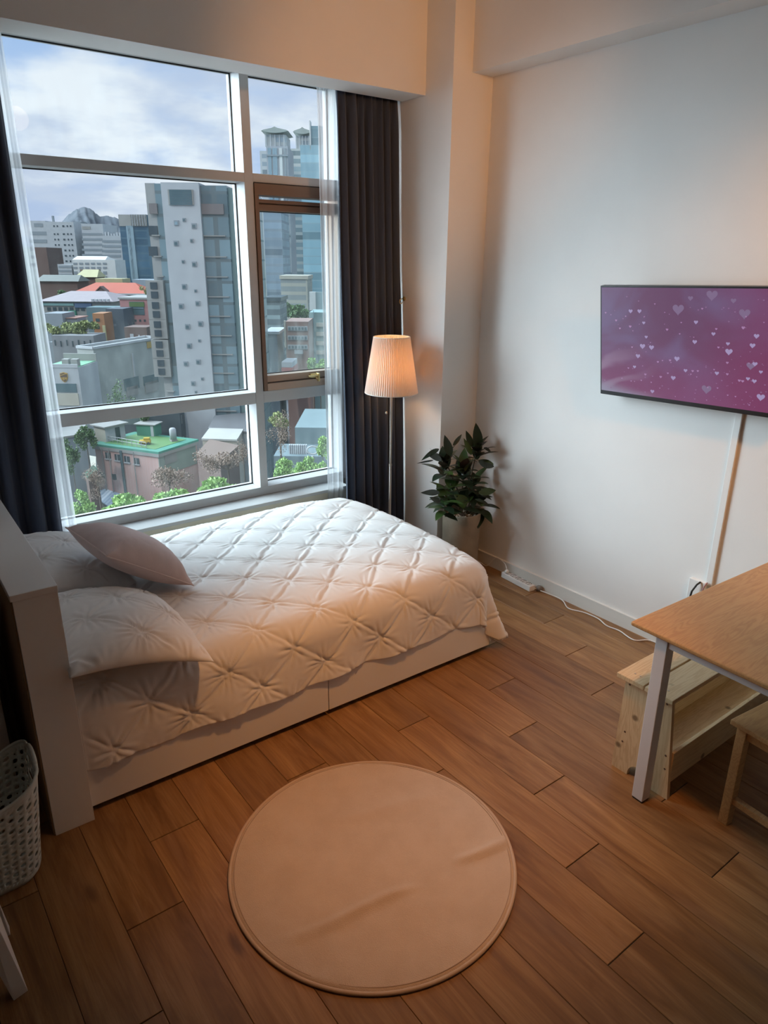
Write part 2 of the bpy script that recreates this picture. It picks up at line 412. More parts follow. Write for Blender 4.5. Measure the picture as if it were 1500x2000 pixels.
# ------------------------------------------------------------------ curtains
def m_cloth(name, col, var=.08, weave=900, rough=.85, sheen=.15, bump=.1):
    m, nt, b = newmat(name); co = nt.coord()
    n = nt.noise(nt.scale(co, (1, 1, .3)), 40, 3)
    nt.set(b.inputs['Base Color'], nt.mix(n, tuple(c*(1-var) for c in col), tuple(c*(1+var) for c in col)))
    b.inputs['Roughness'].default_value = rough; b.inputs['Sheen Weight'].default_value = sheen
    b.inputs['Specular IOR Level'].default_value = .2
    bp = nt.new('ShaderNodeBump'); bp.inputs['Strength'].default_value = bump; bp.inputs['Distance'].default_value = .002
    nt.set(bp.inputs['Height'], nt.noise(co, weave, 2)); nt.set(b.inputs['Normal'], bp.outputs[0])
    return m
M_navy = m_cloth('blackout navy cloth', (.040, .052, .082), sheen=.25)
M_taupe = m_cloth('grey lining cloth', (.16, .145, .12))
def m_sheer():
    m, nt, b = newmat('sheer voile'); nt.n.remove(b); out = nt.n['Material Output']
    tr = nt.new('ShaderNodeBsdfTransparent'); tl = nt.new('ShaderNodeBsdfTranslucent'); df = nt.new('ShaderNodeBsdfDiffuse')
    tl.inputs[0].default_value = (.60, .61, .63, 1); df.inputs[0].default_value = (.80, .80, .79, 1)
    a = nt.new('ShaderNodeMixShader'); a.inputs[0].default_value = .5; nt.set(a.inputs[1], tl.outputs[0]); nt.set(a.inputs[2], df.outputs[0])
    c = nt.new('ShaderNodeMixShader'); nt.set(c.inputs[0], nt.math('ADD', .42, nt.math('MULTIPLY', nt.noise(nt.scale(nt.coord(), (1, 1, .02)), 60, 2), .35)))
    nt.set(c.inputs[1], tr.outputs[0]); nt.set(c.inputs[2], a.outputs[0]); nt.set(out.inputs[0], c.outputs[0]); return m
M_sheer = m_sheer()
def drape(name, m, xt, xb, yt, yb, zt, zb, nf, amp, seed, label, cat='curtain', group=None, ty=.5, nu=260, nv=60, thick=.002, gather=.0, drift=None):
    rng = np.random.RandomState(seed)
    u = np.linspace(0, 1, nu)[:, None]; v = np.linspace(0, 1, nv)[None, :]
    z = zt+(zb-zt)*v+0*u
    ph = rng.rand(6)*6.28
    warp = u+.018*np.sin(5.3*u*PI+ph[0])+.012*np.sin(11*u*PI+ph[1]+1.5*v)
    s = v**.8
    phase = 2*PI*nf*warp+.35*np.sin(2.2*v*PI+ph[2])
    a1 = amp*(.55+.45*s)*(1+.35*np.sin(7*u*PI+ph[3]))
    wave = np.sign(np.sin(phase))*np.abs(np.sin(phase))**.75
    # pinch pleats at the head: sharper and tighter
    head = np.exp(-(v/.045)**2)
    wave2 = np.sin(phase*2+1)
    y = (yt+(yb-yt)*s)+a1*wave*(1-.45*head)+head*amp*.5*wave2
    x0 = xt[0]+(xb[0]-xt[0])*s; x1 = xt[1]+(xb[1]-xt[1])*s
    x = x0+(x1-x0)*u+.32*a1*np.cos(phase)
    if drift is not None: x, y = drift(u, v, x, y)
    P = np.stack([x+0*v, y, z-.012*np.sin(2*PI*u*nf+ph[4])*(v > .98)], -1)
    o = obj(name, MB().grid(P), m, None, smooth=True, solid=thick)
    put(o, label, cat, {'curtain': 'curtains at the window', 'sheer_curtain': 'sheer curtains at the window'}[name]); return o
drape('curtain', M_navy, (.20, .795), (.20, .765), 3.845, 3.845, 2.955, .20, 6, .027, 3, 'dark navy blackout curtain drawn to the left edge of the window behind the bed head')
drape('curtain', M_navy, (2.555, 3.0), (2.53, 3.005), 3.845, 3.735, 2.962, .225, 7, .027, 8, 'dark navy blackout curtain hanging at the right of the window behind the floor lamp')
drape('sheer_curtain', M_sheer, (.74, .838), (.72, .848), 3.888, 3.885, 2.955, .42, 3, .007, 5, 'white sheer curtain bunched at the left side of the window beside the navy curtain', thick=0)
drape('sheer_curtain', M_sheer, (2.455, 2.60), (2.475, 2.60), 3.888, 3.885, 2.962, .38, 3, .008, 6, 'white sheer curtain bunched at the right side of the window beside the floor lamp', thick=0)
drape('curtain', M_taupe, (.205, .258), (.215, .258), 2.72, 2.70, 1.9, .03, 2, .03, 9, 'grey lined curtain stack squeezed between the headboard back and the white cabinet side', nu=60)
# tieback hook on the pillar side
t = root('tieback_hook', (XP, 3.76, 1.765), 'small brass curtain tieback hook on the corner pillar beside the navy curtain', 'hook')
obj('plate', MB().lathe([(0, 0), (.014, 0), (.014, .006), (0, .008)], n=16, M=Matrix.Translation((XP, 3.76, 1.765)) @ Matrix.Rotation(-PI/2, 4, 'Y')), M_brass, t, smooth=True, bevel=.001)
obj('hook', MB().tube([(XP-.004+dx_, 3.76, 1.765+dz_) for dx_, dz_ in ((0, 0), (-.02, 0), (-.032, -.006), (-.036, -.018), (-.03, -.03), (-.018, -.03), (-.012, -.02))], .003, 8), M_brass, t, smooth=True)

# ------------------------------------------------------------------ bed
BO = Vector((.424, 2.385, 0)); BA = -.019
def bp_(x, y, z=0):      # bed frame -> world (x along, y back, z)
    return (BO.x+x*math.cos(BA)-y*math.sin(BA), BO.y+x*math.sin(BA)+y*math.cos(BA), z)
BM = Matrix.Translation((BO.x, BO.y, 0)) @ Matrix.Rotation(BA, 4, 'Z')
BL, BW = 2.09, 1.40
bed = root('bed', bp_(1.0, .7), 'white laminate bed with thick block headboard and two drawer fronts beneath the duvet', 'bed')
M_backshade = mat('shadow brown headboard back', (.30, .20, .11), .8, var=.06, bump=.05)  # brown puts the dark shadow behind the headboard into the colour
hb = MB().box(-.138, 0, -.045, BW+.02, 0, .955, M=BM)
obj('headboard', hb, M_white, bed, bevel=.0015)
obj('headboard_top', MB().box(-.144, .002, -.048, BW+.02, .955, .978, M=BM), M_white, bed, bevel=.002)
obj('headboard_back', MB().box(-.143, -.1385, -.04, BW+.015, .0, .953, M=BM), M_backshade, bed)
for x0, x1 in ((.004, 1.062), (1.066, BL)):
    obj('drawer', MB().box(x0, x1, -.006, .014, .03, .30, M=BM), M_white, bed, bevel=.0015)
bs = MB(); bs.box(.0, BL-.02, .016, BW-.01, .05, .30, M=BM); bs.box(.03, BL-.05, .06, BW-.05, .0, .05, 1, M=BM)
obj('bed_base', bs, [M_white, M_dark], bed)
obj('foot_panel', MB().box(BL-.019, BL, .016, BW-.01, .012, .31, M=BM), M_white, bed, bevel=.0015)
obj('mattress', MB().box(.01, BL-.06, .02, BW-.02, .30, .475, M=BM), m_cloth('mattress ticking', (.75, .74, .70)), bed, bevel=.03)

# ---- duvet: pinch pleated cloth
def pleat(U, V, A=.0075, ridge=.0065, o=(1.785, 2.741), e1=(.159, .139), e2=(.152, -.1285), seed=1):
    """height field over flat cloth coordinates; lattice of gathered points"""
    det = e1[0]*e2[1]-e1[1]*e2[0]
    dx_, dy_ = U-o[0], V-o[1]
    wob = .012*np.sin(3.1*U+2.2*V+1)+.010*np.sin(5.7*V-2.9*U)
    dx_ = dx_+wob; dy_ = dy_-wob*.7
    i = (dx_*e2[1]-dy_*e2[0])/det; j = (-dx_*e1[1]+dy_*e1[0])/det
    si, sj = np.abs(np.sin(PI*i)), np.abs(np.sin(PI*j))
    h = A*(si*sj)**.55
    ri, rj = np.round(i), np.round(j)
    fi, fj = i-ri, j-rj
    L1 = math.hypot(*e1); L2 = math.hypot(*e2)
    px_ = fi*e1[0]+fj*e2[0]; py_ = fi*e1[1]+fj*e2[1]
    r = np.hypot(px_, py_)+1e-6; th = np.arctan2(py_, px_)
    h0 = np.modf(np.sin(ri*12.9898+rj*78.233+seed)*43758.5453)[0]
    # strong tucked ridge along e1 between pinch points (cells j = integer)
    bow = .05*np.sin(PI*np.abs(i-np.floor(i)))*np.modf(np.sin(np.floor(i)*7.1+rj*3.3)*917.7)[0]
    dj = (fj-bow)*L2
    h += ridge*np.exp(-(dj/.0075)**2)*(.35+.65*np.abs(np.sin(PI*i)))
    h -= ridge*.55*np.exp(-((dj-.019)/.011)**2)
    # fine crease along e2
    di = fi*L1
    h += .0048*np.exp(-(di/.006)**2)-.0042*np.exp(-((di-.013)/.008)**2)
    # gathers radiating from each pinch point
    nr = 11+np.round(3*h0)
    h += .0040*np.cos(nr*th+h0*9)*np.exp(-((r-.030)/.030)**2)+.0015*np.cos((nr*1.0+5)*th+h0*5)*np.exp(-((r-.065)/.03)**2)
    h -= .008*np.exp(-(r/.013)**2)
    return h
def fnoise(U, V, seed=0):
    rng = np.random.RandomState(seed); h = 0*U
    for k in range(14):
        f = 2.5*1.38**k; a = rng.rand()*6.28; p = rng.rand()*6.28
        h = h+np.sin(f*(U*math.cos(a)+V*math.sin(a))+p+1.3*np.sin(f*.5*(V*math.cos(a)-U*math.sin(a))+p*2))/f
    return h
def drapecloth():
    nu, nv = 330, 262
    x0, xe, yfar, ye = .004, 1.998, BW-.005, .115
    u = np.linspace(x0, xe+.40, nu)[:, None]; v = np.linspace(yfar, ye-.385, nv)[None, :]
    U = u+0*v; V = v+0*u
    # round the loose corner
    a = np.maximum(0, U-xe); b = np.maximum(0, ye-V)
    k = np.minimum(1, .485/np.maximum(1e-6, np.hypot(a, b))); a = a*k; b = b*k
    # hem wobble
    b = b*(1+.018*np.sin(9*U)+.012*np.sin(23*U+1)); a = a*(1+.03*np.sin(11*V))
    d_ = np.hypot(a, b); nx = np.where(d_ > 1e-6, a/np.maximum(d_, 1e-6), 0); ny = np.where(d_ > 1e-6, -b/np.maximum(d_, 1e-6), 0)
    R = .115; arc = R*PI/2
    out = np.where(d_ < arc, R*np.sin(np.minimum(d_, arc)/R), R+.06*(d_-arc))
    drop = np.where(d_ < arc, R*(1-np.cos(np.minimum(d_, arc)/R)), R+(d_-arc)*.985)
    crn = np.minimum(a, b)/.3
    fold = np.maximum(0, d_-arc)
    ang = np.arctan2(b, a+1e-9)
    out = out+fold*crn*(.10+.24*np.sin(ang*9+.6))+fold*.05*np.sin(U*13+np.sin(U*5)*1.5)*(b > a)*np.clip(b*4, 0, 1)+.009*fnoise(U*2.2, V*2.2, 4)*np.clip(fold*8, 0, 1)
    X = np.minimum(U, xe)+nx*out; Y = np.maximum(V, ye)+ny*out
    zt = .548+.010*np.sin(PI*(V-ye)/(yfar-ye)*1.0)-.03*np.clip((U-1.55)/.5, 0, 1)**2-.035*np.clip((V-(BW-.28))/.28, 0, 1)**2-.02*np.clip((.4-V)/.3, 0, 1)**2
    Z = zt-drop+.008*fnoise(U, V, 2)
    P = np.stack([X, Y, Z], -1)
    gu = np.gradient(P, axis=0); gv = np.gradient(P, axis=1)
    N = np.cross(gv, gu); N /= np.linalg.norm(N, axis=-1, keepdims=True)+1e-9
    wu = BO.x+U*math.cos(BA)-V*math.sin(BA); wv = BO.y+U*math.sin(BA)+V*math.cos(BA)
    h = pleat(wu, wv)+.0022*fnoise(U*3.3, V*3.3, 9)
    edge = np.minimum(np.minimum(U-x0, 9), np.minimum(yfar-V, 9)); h *= np.clip(edge/.03, .2, 1)
    P = P+N*(h[..., None])
    c, s_ = math.cos(BA), math.sin(BA)
    Q = P.copy(); Q[..., 0] = BO.x+P[..., 0]*c-P[..., 1]*s_; Q[..., 1] = BO.y+P[..., 0]*s_+P[..., 1]*c
    Q[..., 2] = np.maximum(Q[..., 2], .02)
    return Q
M_linen = m_cloth('white washed cotton', (.76, .74, .72), var=.015, weave=500, rough=.8, sheen=.1, bump=.15)
M_blush = m_cloth('pale pink linen', (.64, .505, .48), var=.05, weave=420, bump=.35)
dv = obj('duvet', MB().grid(drapecloth()), M_linen, None, smooth=True, solid=.012)
put(dv, 'white pinch-pleated duvet with a diamond tuck pattern spread over the bed', 'duvet')

def pillow_grid(n, LX, LY, T, pleats=True, seed=0, corner=.05, sag=.0):
    g = np.linspace(-1, 1, n); gx = np.sign(g)*np.abs(g)**.85
    X, Y = np.meshgrid(gx, gx, indexing='ij')
    prof = (np.clip(1-np.abs(X)**2.6, 0, 1)**.55)*(np.clip(1-np.abs(Y)**2.6, 0, 1)**.55)
    ex = 1-corner*(1-Y**2)*np.abs(X)**2; ey = 1-corner*(1-X**2)*np.abs(Y)**2
    px_ = X*LX/2*ex; py_ = Y*LY/2*ey
    h = T/2*prof
    w = .004*fnoise(px_*5+seed, py_*5, 11+seed)*np.clip(prof*3, 0, 1)
    # creases pulling in from the corners and seams
    rim = np.clip(1-prof*1.2, 0, 1)
    w += .0045*np.clip(prof*5, 0, 1)*rim*np.sin(38*px_/LX+3*np.sin(9*py_)+seed)*np.clip(1-np.abs(X)**12, 0, 1)*(np.abs(Y) > np.abs(X))
    w += .0045*np.clip(prof*5, 0, 1)*rim*np.sin(34*py_/LY+3*np.sin(9*px_)+seed)*np.clip(1-np.abs(Y)**12, 0, 1)*(np.abs(X) >= np.abs(Y))
    if pleats:
        w += pleat(px_, py_, A=.006, ridge=.004, o=(.0, .02), e1=(.155, .135), e2=(.155, -.135), seed=seed+3)*np.clip(prof*2.2, 0, 1)
    top = np.stack([px_, py_, h+w], -1); bot = np.stack([px_, py_, -h*.55+0*w], -1)
    return top, bot
def pillow(name, n, LX, LY, T, M, m, label, cat, pleats, seed, flange=0.0, bend=0, piping=None, group=None):
    top, bot = pillow_grid(n, LX, LY, T, pleats, seed)
    def tf(P):
        P = P.copy(); P[..., 2] -= bend*(P[..., 0]/LX*2)**2*.5+bend*(P[..., 1]/LY*2)**2*.5
        Q = np.c_[P.reshape(-1, 3), np.ones(P.size//3)] @ np.array(M).T
        return Q[:, :3].reshape(P.shape)
    mb = MB(); mb.grid(tf(top)); mb.grid(tf(bot), flip=True)
    loc = tuple(M.translation)
    o = obj(name, mb, m, None, smooth=True, loc=loc)
    wd = o.modifiers.new('w', 'WELD'); wd.merge_threshold = .0008
    put(o, label, cat, group)
    ring = np.concatenate([top[:, 0], top[-1, 1:], top[-2::-1, -1], top[0, -2:0:-1]]); ring = tf(ring[:, None, :])[:, 0]
    if flange:
        cen = ring.mean(0); outr = ring+(ring-cen)/np.linalg.norm(ring-cen, axis=1, keepdims=True)*flange
        outr[:, 2] -= .006+.005*np.sin(np.arange(len(ring))*.35)
        k = len(ring); f2 = MB().add(list(ring)+list(outr), [(i, (i+1) % k, k+(i+1) % k, k+i) for i in range(k)])
        obj('flange', f2, m, o, smooth=True, solid=.002)
    if piping:
        k = len(ring); obj('piping', MB().tube(list(ring)+[ring[0]], .0035, 6), piping, o, smooth=True)
    return o
def TR(x, y, z, rz=0, ry=0, rx=0):
    return Matrix.Translation((x, y, z)) @ Matrix.Rotation(math.radians(rz), 4, 'Z') @ Matrix.Rotation(math.radians(ry), 4, 'Y') @ Matrix.Rotation(math.radians(rx), 4, 'X')
pillow('pillow', 120, .52, .74, .19, TR(.685, 2.645, .622, -3, 12, -3), M_linen, 'white pinch-pleated pillow on the near side of the bed against the headboard', 'pillow', True, 1, bend=.045, group='white pillows on the bed')
pillow('pillow', 120, .50, .70, .17, TR(.675, 3.40, .632, 2, 13, 2), M_linen, 'white pinch-pleated pillow on the window side of the bed half hidden by the pink cushion', 'pillow', True, 5, bend=.03, group='white pillows on the bed')
pillow('cushion', 90, .45, .45, .24, TR(.876, 3.064, .715, 6, 34, 0), M_blush, 'pale pink square cushion with a piped seam lying across the white pillows', 'cushion', False, 9, piping=mat('pink piping', (.70, .56, .52), .8))

# ------------------------------------------------------------------ rug
def build_rug():
    cx_, cy_, R = 1.157, 1.565, .497
    nr, na = 90, 200
    r = np.linspace(.0, 1, nr)[:, None]; a = np.linspace(0, 2*PI, na+1)[None, :]
    X = r*R*np.cos(a); Y = r*R*np.sin(a)
    def foldline(x, y, p, q, wd, hh):
        p = np.array(p)-(cx_, cy_); q = np.array(q)-(cx_, cy_); d_ = q-p; L = np.hypot(*d_); d_ /= L
        t_ = (x-p[0])*d_[0]+(y-p[1])*d_[1]; s_ = -(x-p[0])*d_[1]+(y-p[1])*d_[0]
        s_ = s_+.012*np.sin(t_*11)
        return hh*np.exp(-(s_/wd)**2)*np.clip(1-np.abs(t_/L*2-1)**3, 0, 1)
    h = .011+.0015*fnoise(X*4, Y*4, 6)
    A_, B_, C_, D_ = atz(530, 1850, 0), atz(830, 1735, 0), atz(880, 1690, 0), atz(1000, 1640, 0)
    h = h+foldline(X, Y, A_.xy, B_.xy, .020, .014)+foldline(X, Y, C_.xy, D_.xy, .018, .015)+foldline(X, Y, atz(620, 1610, 0).xy, atz(880, 1560, 0).xy, .03, .006)
    Z = h*np.clip((1-r)*40, 0, 1)**.5*np.ones_like(a)+.002
    top = np.stack([cx_+X, cy_+Y, Z], -1)
    o = root('round_rug', (cx_, cy_, 0), 'round beige short-pile rug with a stitched edge on the wooden floor', 'rug')
    m, nt, b = newmat('beige pile'); co = nt.coord()
    n = nt.noise(co, 320, 3, .7); n2 = nt.noise(co, 9, 4, .6)
    c = nt.mix(nt.smooth(n2, .3, .7), (.60, .47, .37), (.66, .53, .43)); c = nt.mix(nt.smooth(n, .3, .6, .0, .22), c, (.48, .36, .27))
    nt.set(b.inputs['Base Color'], c); b.inputs['Roughness'].default_value = .95; b.inputs['Sheen Weight'].default_value = .3; b.inputs['Specular IOR Level'].default_value = .1
    bp = nt.new('ShaderNodeBump'); bp.inputs['Strength'].default_value = .8; bp.inputs['Distance'].default_value = .004
    nt.set(bp.inputs['Height'], nt.math('ADD', n, nt.math('MULTIPLY', n2, 1.2))); nt.set(b.inputs['Normal'], bp.outputs[0])
    obj('pile', MB().grid(top, flip=False), m, o, smooth=True)
    Rb = R+.001
    obj('edge_binding', MB().tube([(cx_+Rb*math.cos(q), cy_+Rb*math.sin(q), .007) for q in np.linspace(0, 2*PI, 161)], .0065, 8, caps=False), mat('beige binding', (.50, .38, .29), .8), o, smooth=True)
    obj('edge_stitching', MB().tube([(cx_+(R-.014)*math.cos(q), cy_+(R-.014)*math.sin(q), .0125) for q in np.linspace(0, 2*PI, 161)], .0016, 5, caps=False), mat('stitch thread', (.36, .26, .19), .8), o, smooth=True)
build_rug()

# ------------------------------------------------------------------ floor lamp
def m_shade():
    m, nt, b = newmat('pleated shade cloth'); nt.n.remove(b); out = nt.n['Material Output']
    tl = nt.new('ShaderNodeBsdfTranslucent'); df = nt.new('ShaderNodeBsdfDiffuse')
    tl.inputs[0].default_value = (.92, .74, .56, 1); df.inputs[0].default_value = (.80, .77, .73, 1)
    a = nt.new('ShaderNodeMixShader'); a.inputs[0].default_value = .6; nt.set(a.inputs[1], tl.outputs[0]); nt.set(a.inputs[2], df.outputs[0])
    nt.set(out.inputs[0], a.outputs[0]); return m
LX_, LY_ = 2.757, 3.55
lamp = root('floor_lamp', (LX_, LY_, 0), 'nickel floor lamp with a pleated white cone shade, switched on, between bed and corner', 'floor lamp')
obj('base', MB().lathe([(0, 0), (.115, 0), (.118, .006), (.112, .014), (.03, .022), (.014, .032), (0, .034)], (LX_, LY_, 0), 40), M_metal, lamp, smooth=True)
pm = MB(); pm.tube([(LX_, LY_, .03), (LX_, LY_, .72)], .0085, 14); pm.tube([(LX_, LY_, .72), (LX_, LY_, .735)], .0105, 14); pm.tube([(LX_, LY_, .735), (LX_, LY_, 1.27)], .0080, 14)
obj('pole', pm, M_metal, lamp, smooth=True, bevel=.001)
n = 144; prof = []
sh = MB(); zs = np.linspace(0, 1, 6); P = np.zeros((n+1, 6, 3))
for i in range(n+1):
    a = 2*PI*i/n; rr = .0022*(1 if i % 2 else -1)
    for k, t_ in enumerate(zs):
        r = .168+(.113-.168)*t_+rr; P[i, k] = (LX_+r*math.cos(a), LY_+r*math.sin(a), 1.208+.345*t_)
sh.grid(P); obj('lamp_shade', sh, m_shade(), lamp, solid=.0012)
for rr, zz in ((.168, 1.208), (.113, 1.553)):
    obj('shade_trim', MB().tube([(LX_+rr*math.cos(q), LY_+rr*math.sin(q), zz) for q in np.linspace(0, 2*PI, 73)], .003, 6, caps=False), mat('shade hem', (.74, .68, .60), .8), lamp, smooth=True)
bf = MB(); bf.lathe([(0, 0), (.017, 0), (.018, .05), (0, .05)], (LX_, LY_, 1.27), 16)
for q in range(3):
    a = q*2.094+.4; bf.tube([(LX_, LY_, 1.31), (LX_+.15*math.cos(a), LY_+.15*math.sin(a), 1.31)], .0018, 6)
obj('socket', bf, M_metal, lamp, smooth=True)
mb_, ntb, bb = newmat('lit bulb'); bb.inputs['Emission Color'].default_value = (1, .55, .24, 1); bb.inputs['Emission Strength'].default_value = 55; bb.inputs['Base Color'].default_value = (.9, .8, .7, 1)
obj('bulb', MB().lathe([(0.001, 0), (.014, .0), (.016, .02), (.028, .05), (.030, .068), (.022, .09), (.001, .098)], (LX_, LY_, 1.32), 20), mb_, lamp, smooth=True)
pc = MB(); pcx, pcy = LX_-.028, LY_+.012
pc.tube([(pcx, pcy, 1.30), (pcx, pcy, 1.085)], .0018, 6)
obj('pull_cord', pc, M_dark, lamp); obj('pull_bead', MB().lathe([(0.001, 0), (.006, .003), (.008, .009), (.005, .016), (.001, .019)], (pcx, pcy, 1.068), 14), M_metal, lamp, smooth=True)

# ------------------------------------------------------------------ potted rubber plant
px0, py0 = 3.112, 3.222
plant = root('potted_plant', (px0, py0, 0), 'dark-leaved rubber plant in a tall beige stone-look pot in the corner by the pillar', 'plant')
M_pot = mat('sand concrete', (.27, .22, .16), .85, var=.12, vscale=9, bump=.25, bscale=90)
R_ = .127
obj('pot', MB().lathe([(.001, 0), (R_*.93, 0), (R_*.96, .01), (R_, .40), (R_, .425), (R_*.9, .425), (R_*.88, .39), (.001, .39)], (px0, py0, 0), 56), M_pot, plant, smooth=True, bevel=.004)
gv_ = MB(); rng = random.Random(5)
for i in range(210):
    a = rng.random()*6.28; r = R_*.85*math.sqrt(rng.random()); q = .006+.006*rng.random(); zz = .392+.012*rng.random()
    c = Vector((px0+r*math.cos(a), py0+r*math.sin(a), zz)); vs = []
    M_ = Matrix.Rotation(rng.random()*6, 3, 'Z') @ Matrix.Rotation(rng.random()*3, 3, 'X')
    for s in ((1, 0, 0), (-1, 0, 0), (0, 1, 0), (0, -1, 0), (0, 0, .7), (0, 0, -.7)): vs.append(c+M_ @ Vector(s)*q)
    gv_.add(vs, [(0, 2, 4), (2, 1, 4), (1, 3, 4), (3, 0, 4), (2, 0, 5), (1, 2, 5), (3, 1, 5), (0, 3, 5)])
put(obj('gravel', gv_, mat('pale gravel', (.50, .42, .33), .9, var=.3, vscale=60), plant), kind='stuff')
def m_leaf():
    m, nt, b = newmat('rubber plant leaf'); co = nt.coord()
    g = nt.new('ShaderNodeNewGeometry')
    at = nt.new('ShaderNodeAttribute', attribute_name='tint'); r0, r1, r2 = nt.sep(at.outputs['Vector'])
    top = nt.mix(nt.smooth(r0, .6, 1.0), (.014, .030, .014), (.045, .085, .018))
    under = nt.mix(r1, (.055, .030, .022), (.030, .038, .018))
    nt.set(b.inputs['Base Color'], nt.mix(g.outputs['Backfacing'], top, under)); b.inputs['Roughness'].default_value = .38
    return m
def leaf_geo(base, dirv, up, L, wd, mb, tints, tint, curl=.25, n=7):
    d0 = Vector(dirv).normalized(); side = d0.cross(Vector(up)).normalized(); nrm = side.cross(d0).normalized()
    vs = []
    for i in range(n+1):
        t_ = i/n; wv = wd*math.sin(PI*min(1, t_*.97+.03)**.85)**.8*(1-.15*t_) if i < n else .0005
        cpt = Vector(base)+d0*L*t_+nrm*(-curl*L*t_*t_)
        lift = nrm*(.18*wv)
        vs += [cpt-side*wv+lift, cpt, cpt+side*wv+lift]
    b = len(mb.v); fs = []
    for i in range(n):
        for k in range(2): fs.append((i*3+k, i*3+k+1, (i+1)*3+k+1, (i+1)*3+k))
    mb.add(vs, fs); tints += [tint]*len(fs)
LV = MB(); tints = []; ST = MB()
rng = random.Random(11)
def stem(base, top, r0, r1):
    b, t = Vector(base), Vector(top); m = (b+t)/2+Vector((rng.uniform(-.02, .02), rng.uniform(-.02, .02), 0))
    pts = [b*(1-q)**2+m*2*q*(1-q)+t*q*q for q in np.linspace(0, 1, 8)]
    ST.tube(pts, [r0+(r1-r0)*q for q in np.linspace(0, 1, 8)], 7); return pts
# stems: (tip pixel, depth y) placed from the photo's silhouette
def P3(px_, py_, y): v = aty(px_, py_, y); return v
heads = [ (P3(933, 868, 3.20), .47, 17), (P3(868, 893, 3.14), .44, 16), (P3(905, 905, 3.12), .40, 17), (P3(880, 945, 3.15), .40, 16), (P3(925, 930, 3.20), .42, 17), (P3(868, 968, 3.10), .41, 11), (P3(940, 968, 3.16), .41, 10), (P3(902, 968, 3.08), .41, 6)]
RV = Vector((math.cos(YAW), -math.sin(YAW), 0)); FV = Vector((math.sin(YAW), math.cos(YAW), 0))
for hi, (hp, zb_, nl) in enumerate(heads):
    bx = px0+rng.uniform(-.05, .05); by = py0+rng.uniform(-.05, .05)
    pts = stem((bx, by, .39), hp, .0065, .0035)
    for k in range(nl):
        a = k*2.4+hi; q = k/nl
        el = .15+.9*q if hi < 3 else -.15+.7*q
        dv_ = Vector((math.cos(a)*math.cos(el), math.sin(a)*math.cos(el), math.sin(el)))
        # keep leaves off the walls
        if dv_.x > .3: dv_.x *= .35
        if dv_.y > .3: dv_.y *= .35
        bp__ = hp-Vector((0, 0, (1-q)*.10)) + Vector((0, 0, -.02))
        L = rng.uniform(.11, .155)*(1 if hi < 5 else .95)
        tip = bp__+dv_.normalized()*L
        if tip.x > XR-.03 or tip.y > YP-.02: 
            dv_ = Vector((-abs(dv_.x), -abs(dv_.y), dv_.z))
        leaf_geo(bp__, dv_, (0, 0, 1), L, rng.uniform(.030, .040), LV, tints, (rng.random(), rng.random(), 0), curl=rng.uniform(.05, .35))
# distinctive leaves seen in the photo: (base px, tip px, y, width, facing, tint)
def leafpx(b, t, y, wd, tint, face=.0, curl=.1):
    B = P3(*b, y); T = P3(*t, y-.01)
    leaf_geo(B, T-B, -FV+Vector((0, 0, face)), (T-B).length, wd, LV, tints, tint, curl=curl)
leafpx((935, 875), (930, 828), 3.17, .034, (.1, .2, 0)); leafpx((922, 872), (911, 843), 3.17, .022, (.2, .1, 0))
leafpx((880, 890), (869, 852), 3.08, .028, (.1, .0, 0)); leafpx((885, 870), (903, 848), 3.12, .014, (.2, .3, 0))
leafpx((857, 877), (829, 890), 3.08, .017, (.3, .4, 0), .8, .4); leafpx((862, 898), (837, 887), 3.08, .022, (.3, .4, 0), .6)
leafpx((846, 899), (817, 904), 3.08, .006, (.5, .1, 0), .4); leafpx((945, 875), (966, 882), 3.14, .014, (.3, .5, 0), .8, .3)
leafpx((935, 900), (972, 915), 3.12, .030, (.3, .3, 0), .2, .2); leafpx((858, 962), (825, 962), 3.04, .020, (.4, .6, 0), .4)
leafpx((860, 980), (841, 972), 3.04, .018, (.3, .6, 0), .3); leafpx((935, 962), (972, 958), 3.08, .027, (.85, .8, 0), .2)
leafpx((912, 980), (889, 968), 3.03, .030, (.92, .8, 0), .1); leafpx((921, 888), (907, 858), 3.09, .018, (.95, .8, 0), .1)
leafpx((928, 975), (968, 985), 3.08, .012, (.1, .2, 0), .6, .3); leafpx((930, 968), (970, 968), 3.12, .012, (.1, .2, 0), .6, .2)
fo = obj('foliage', LV, m_leaf(), plant, smooth=True)
a_ = fo.data.attributes.new('tint', 'FLOAT_VECTOR', 'FACE'); a_.data.foreach_set('vector', np.array(tints, dtype=np.float32).ravel())
obj('stems', ST, mat('plant stem', (.06, .045, .025), .7), plant, smooth=True)

# ------------------------------------------------------------------ wall television, tilted down on its bracket
tv = root('television', (3.21, 1.88, 1.62), 'black-framed wall television showing small white hearts on a purple and pink picture', 'television')
TM = Matrix.Translation((3.21, 1.850, 1.6235)) @ Matrix.Rotation(math.radians(-1.45), 4, 'X') @ Matrix.Rotation(math.radians(-8.2), 4, 'Y')
TW, TH = .965, .563     # width along y, height
obj('frame', MB().box(-.012, .022, -TW/2, TW/2, -TH/2, TH/2, M=TM), mat('black plastic', (.012, .012, .014), .35), tv, bevel=.003)
obj('rear_housing', MB().box(.022, .055, -TW/2+.16, TW/2-.16, -TH/2+.03, TH/2-.14, M=TM), MATS['black plastic'], tv, bevel=.01)
bm_ = MB(); bm_.box(3.26, XR, 1.80, 1.95, 1.50, 1.78); bm_.box(3.235, 3.27, 1.70, 2.05, 1.62, 1.66)
obj('wall_bracket', bm_, mat('black steel', (.02, .02, .02), .5, .6), tv, bevel=.002)
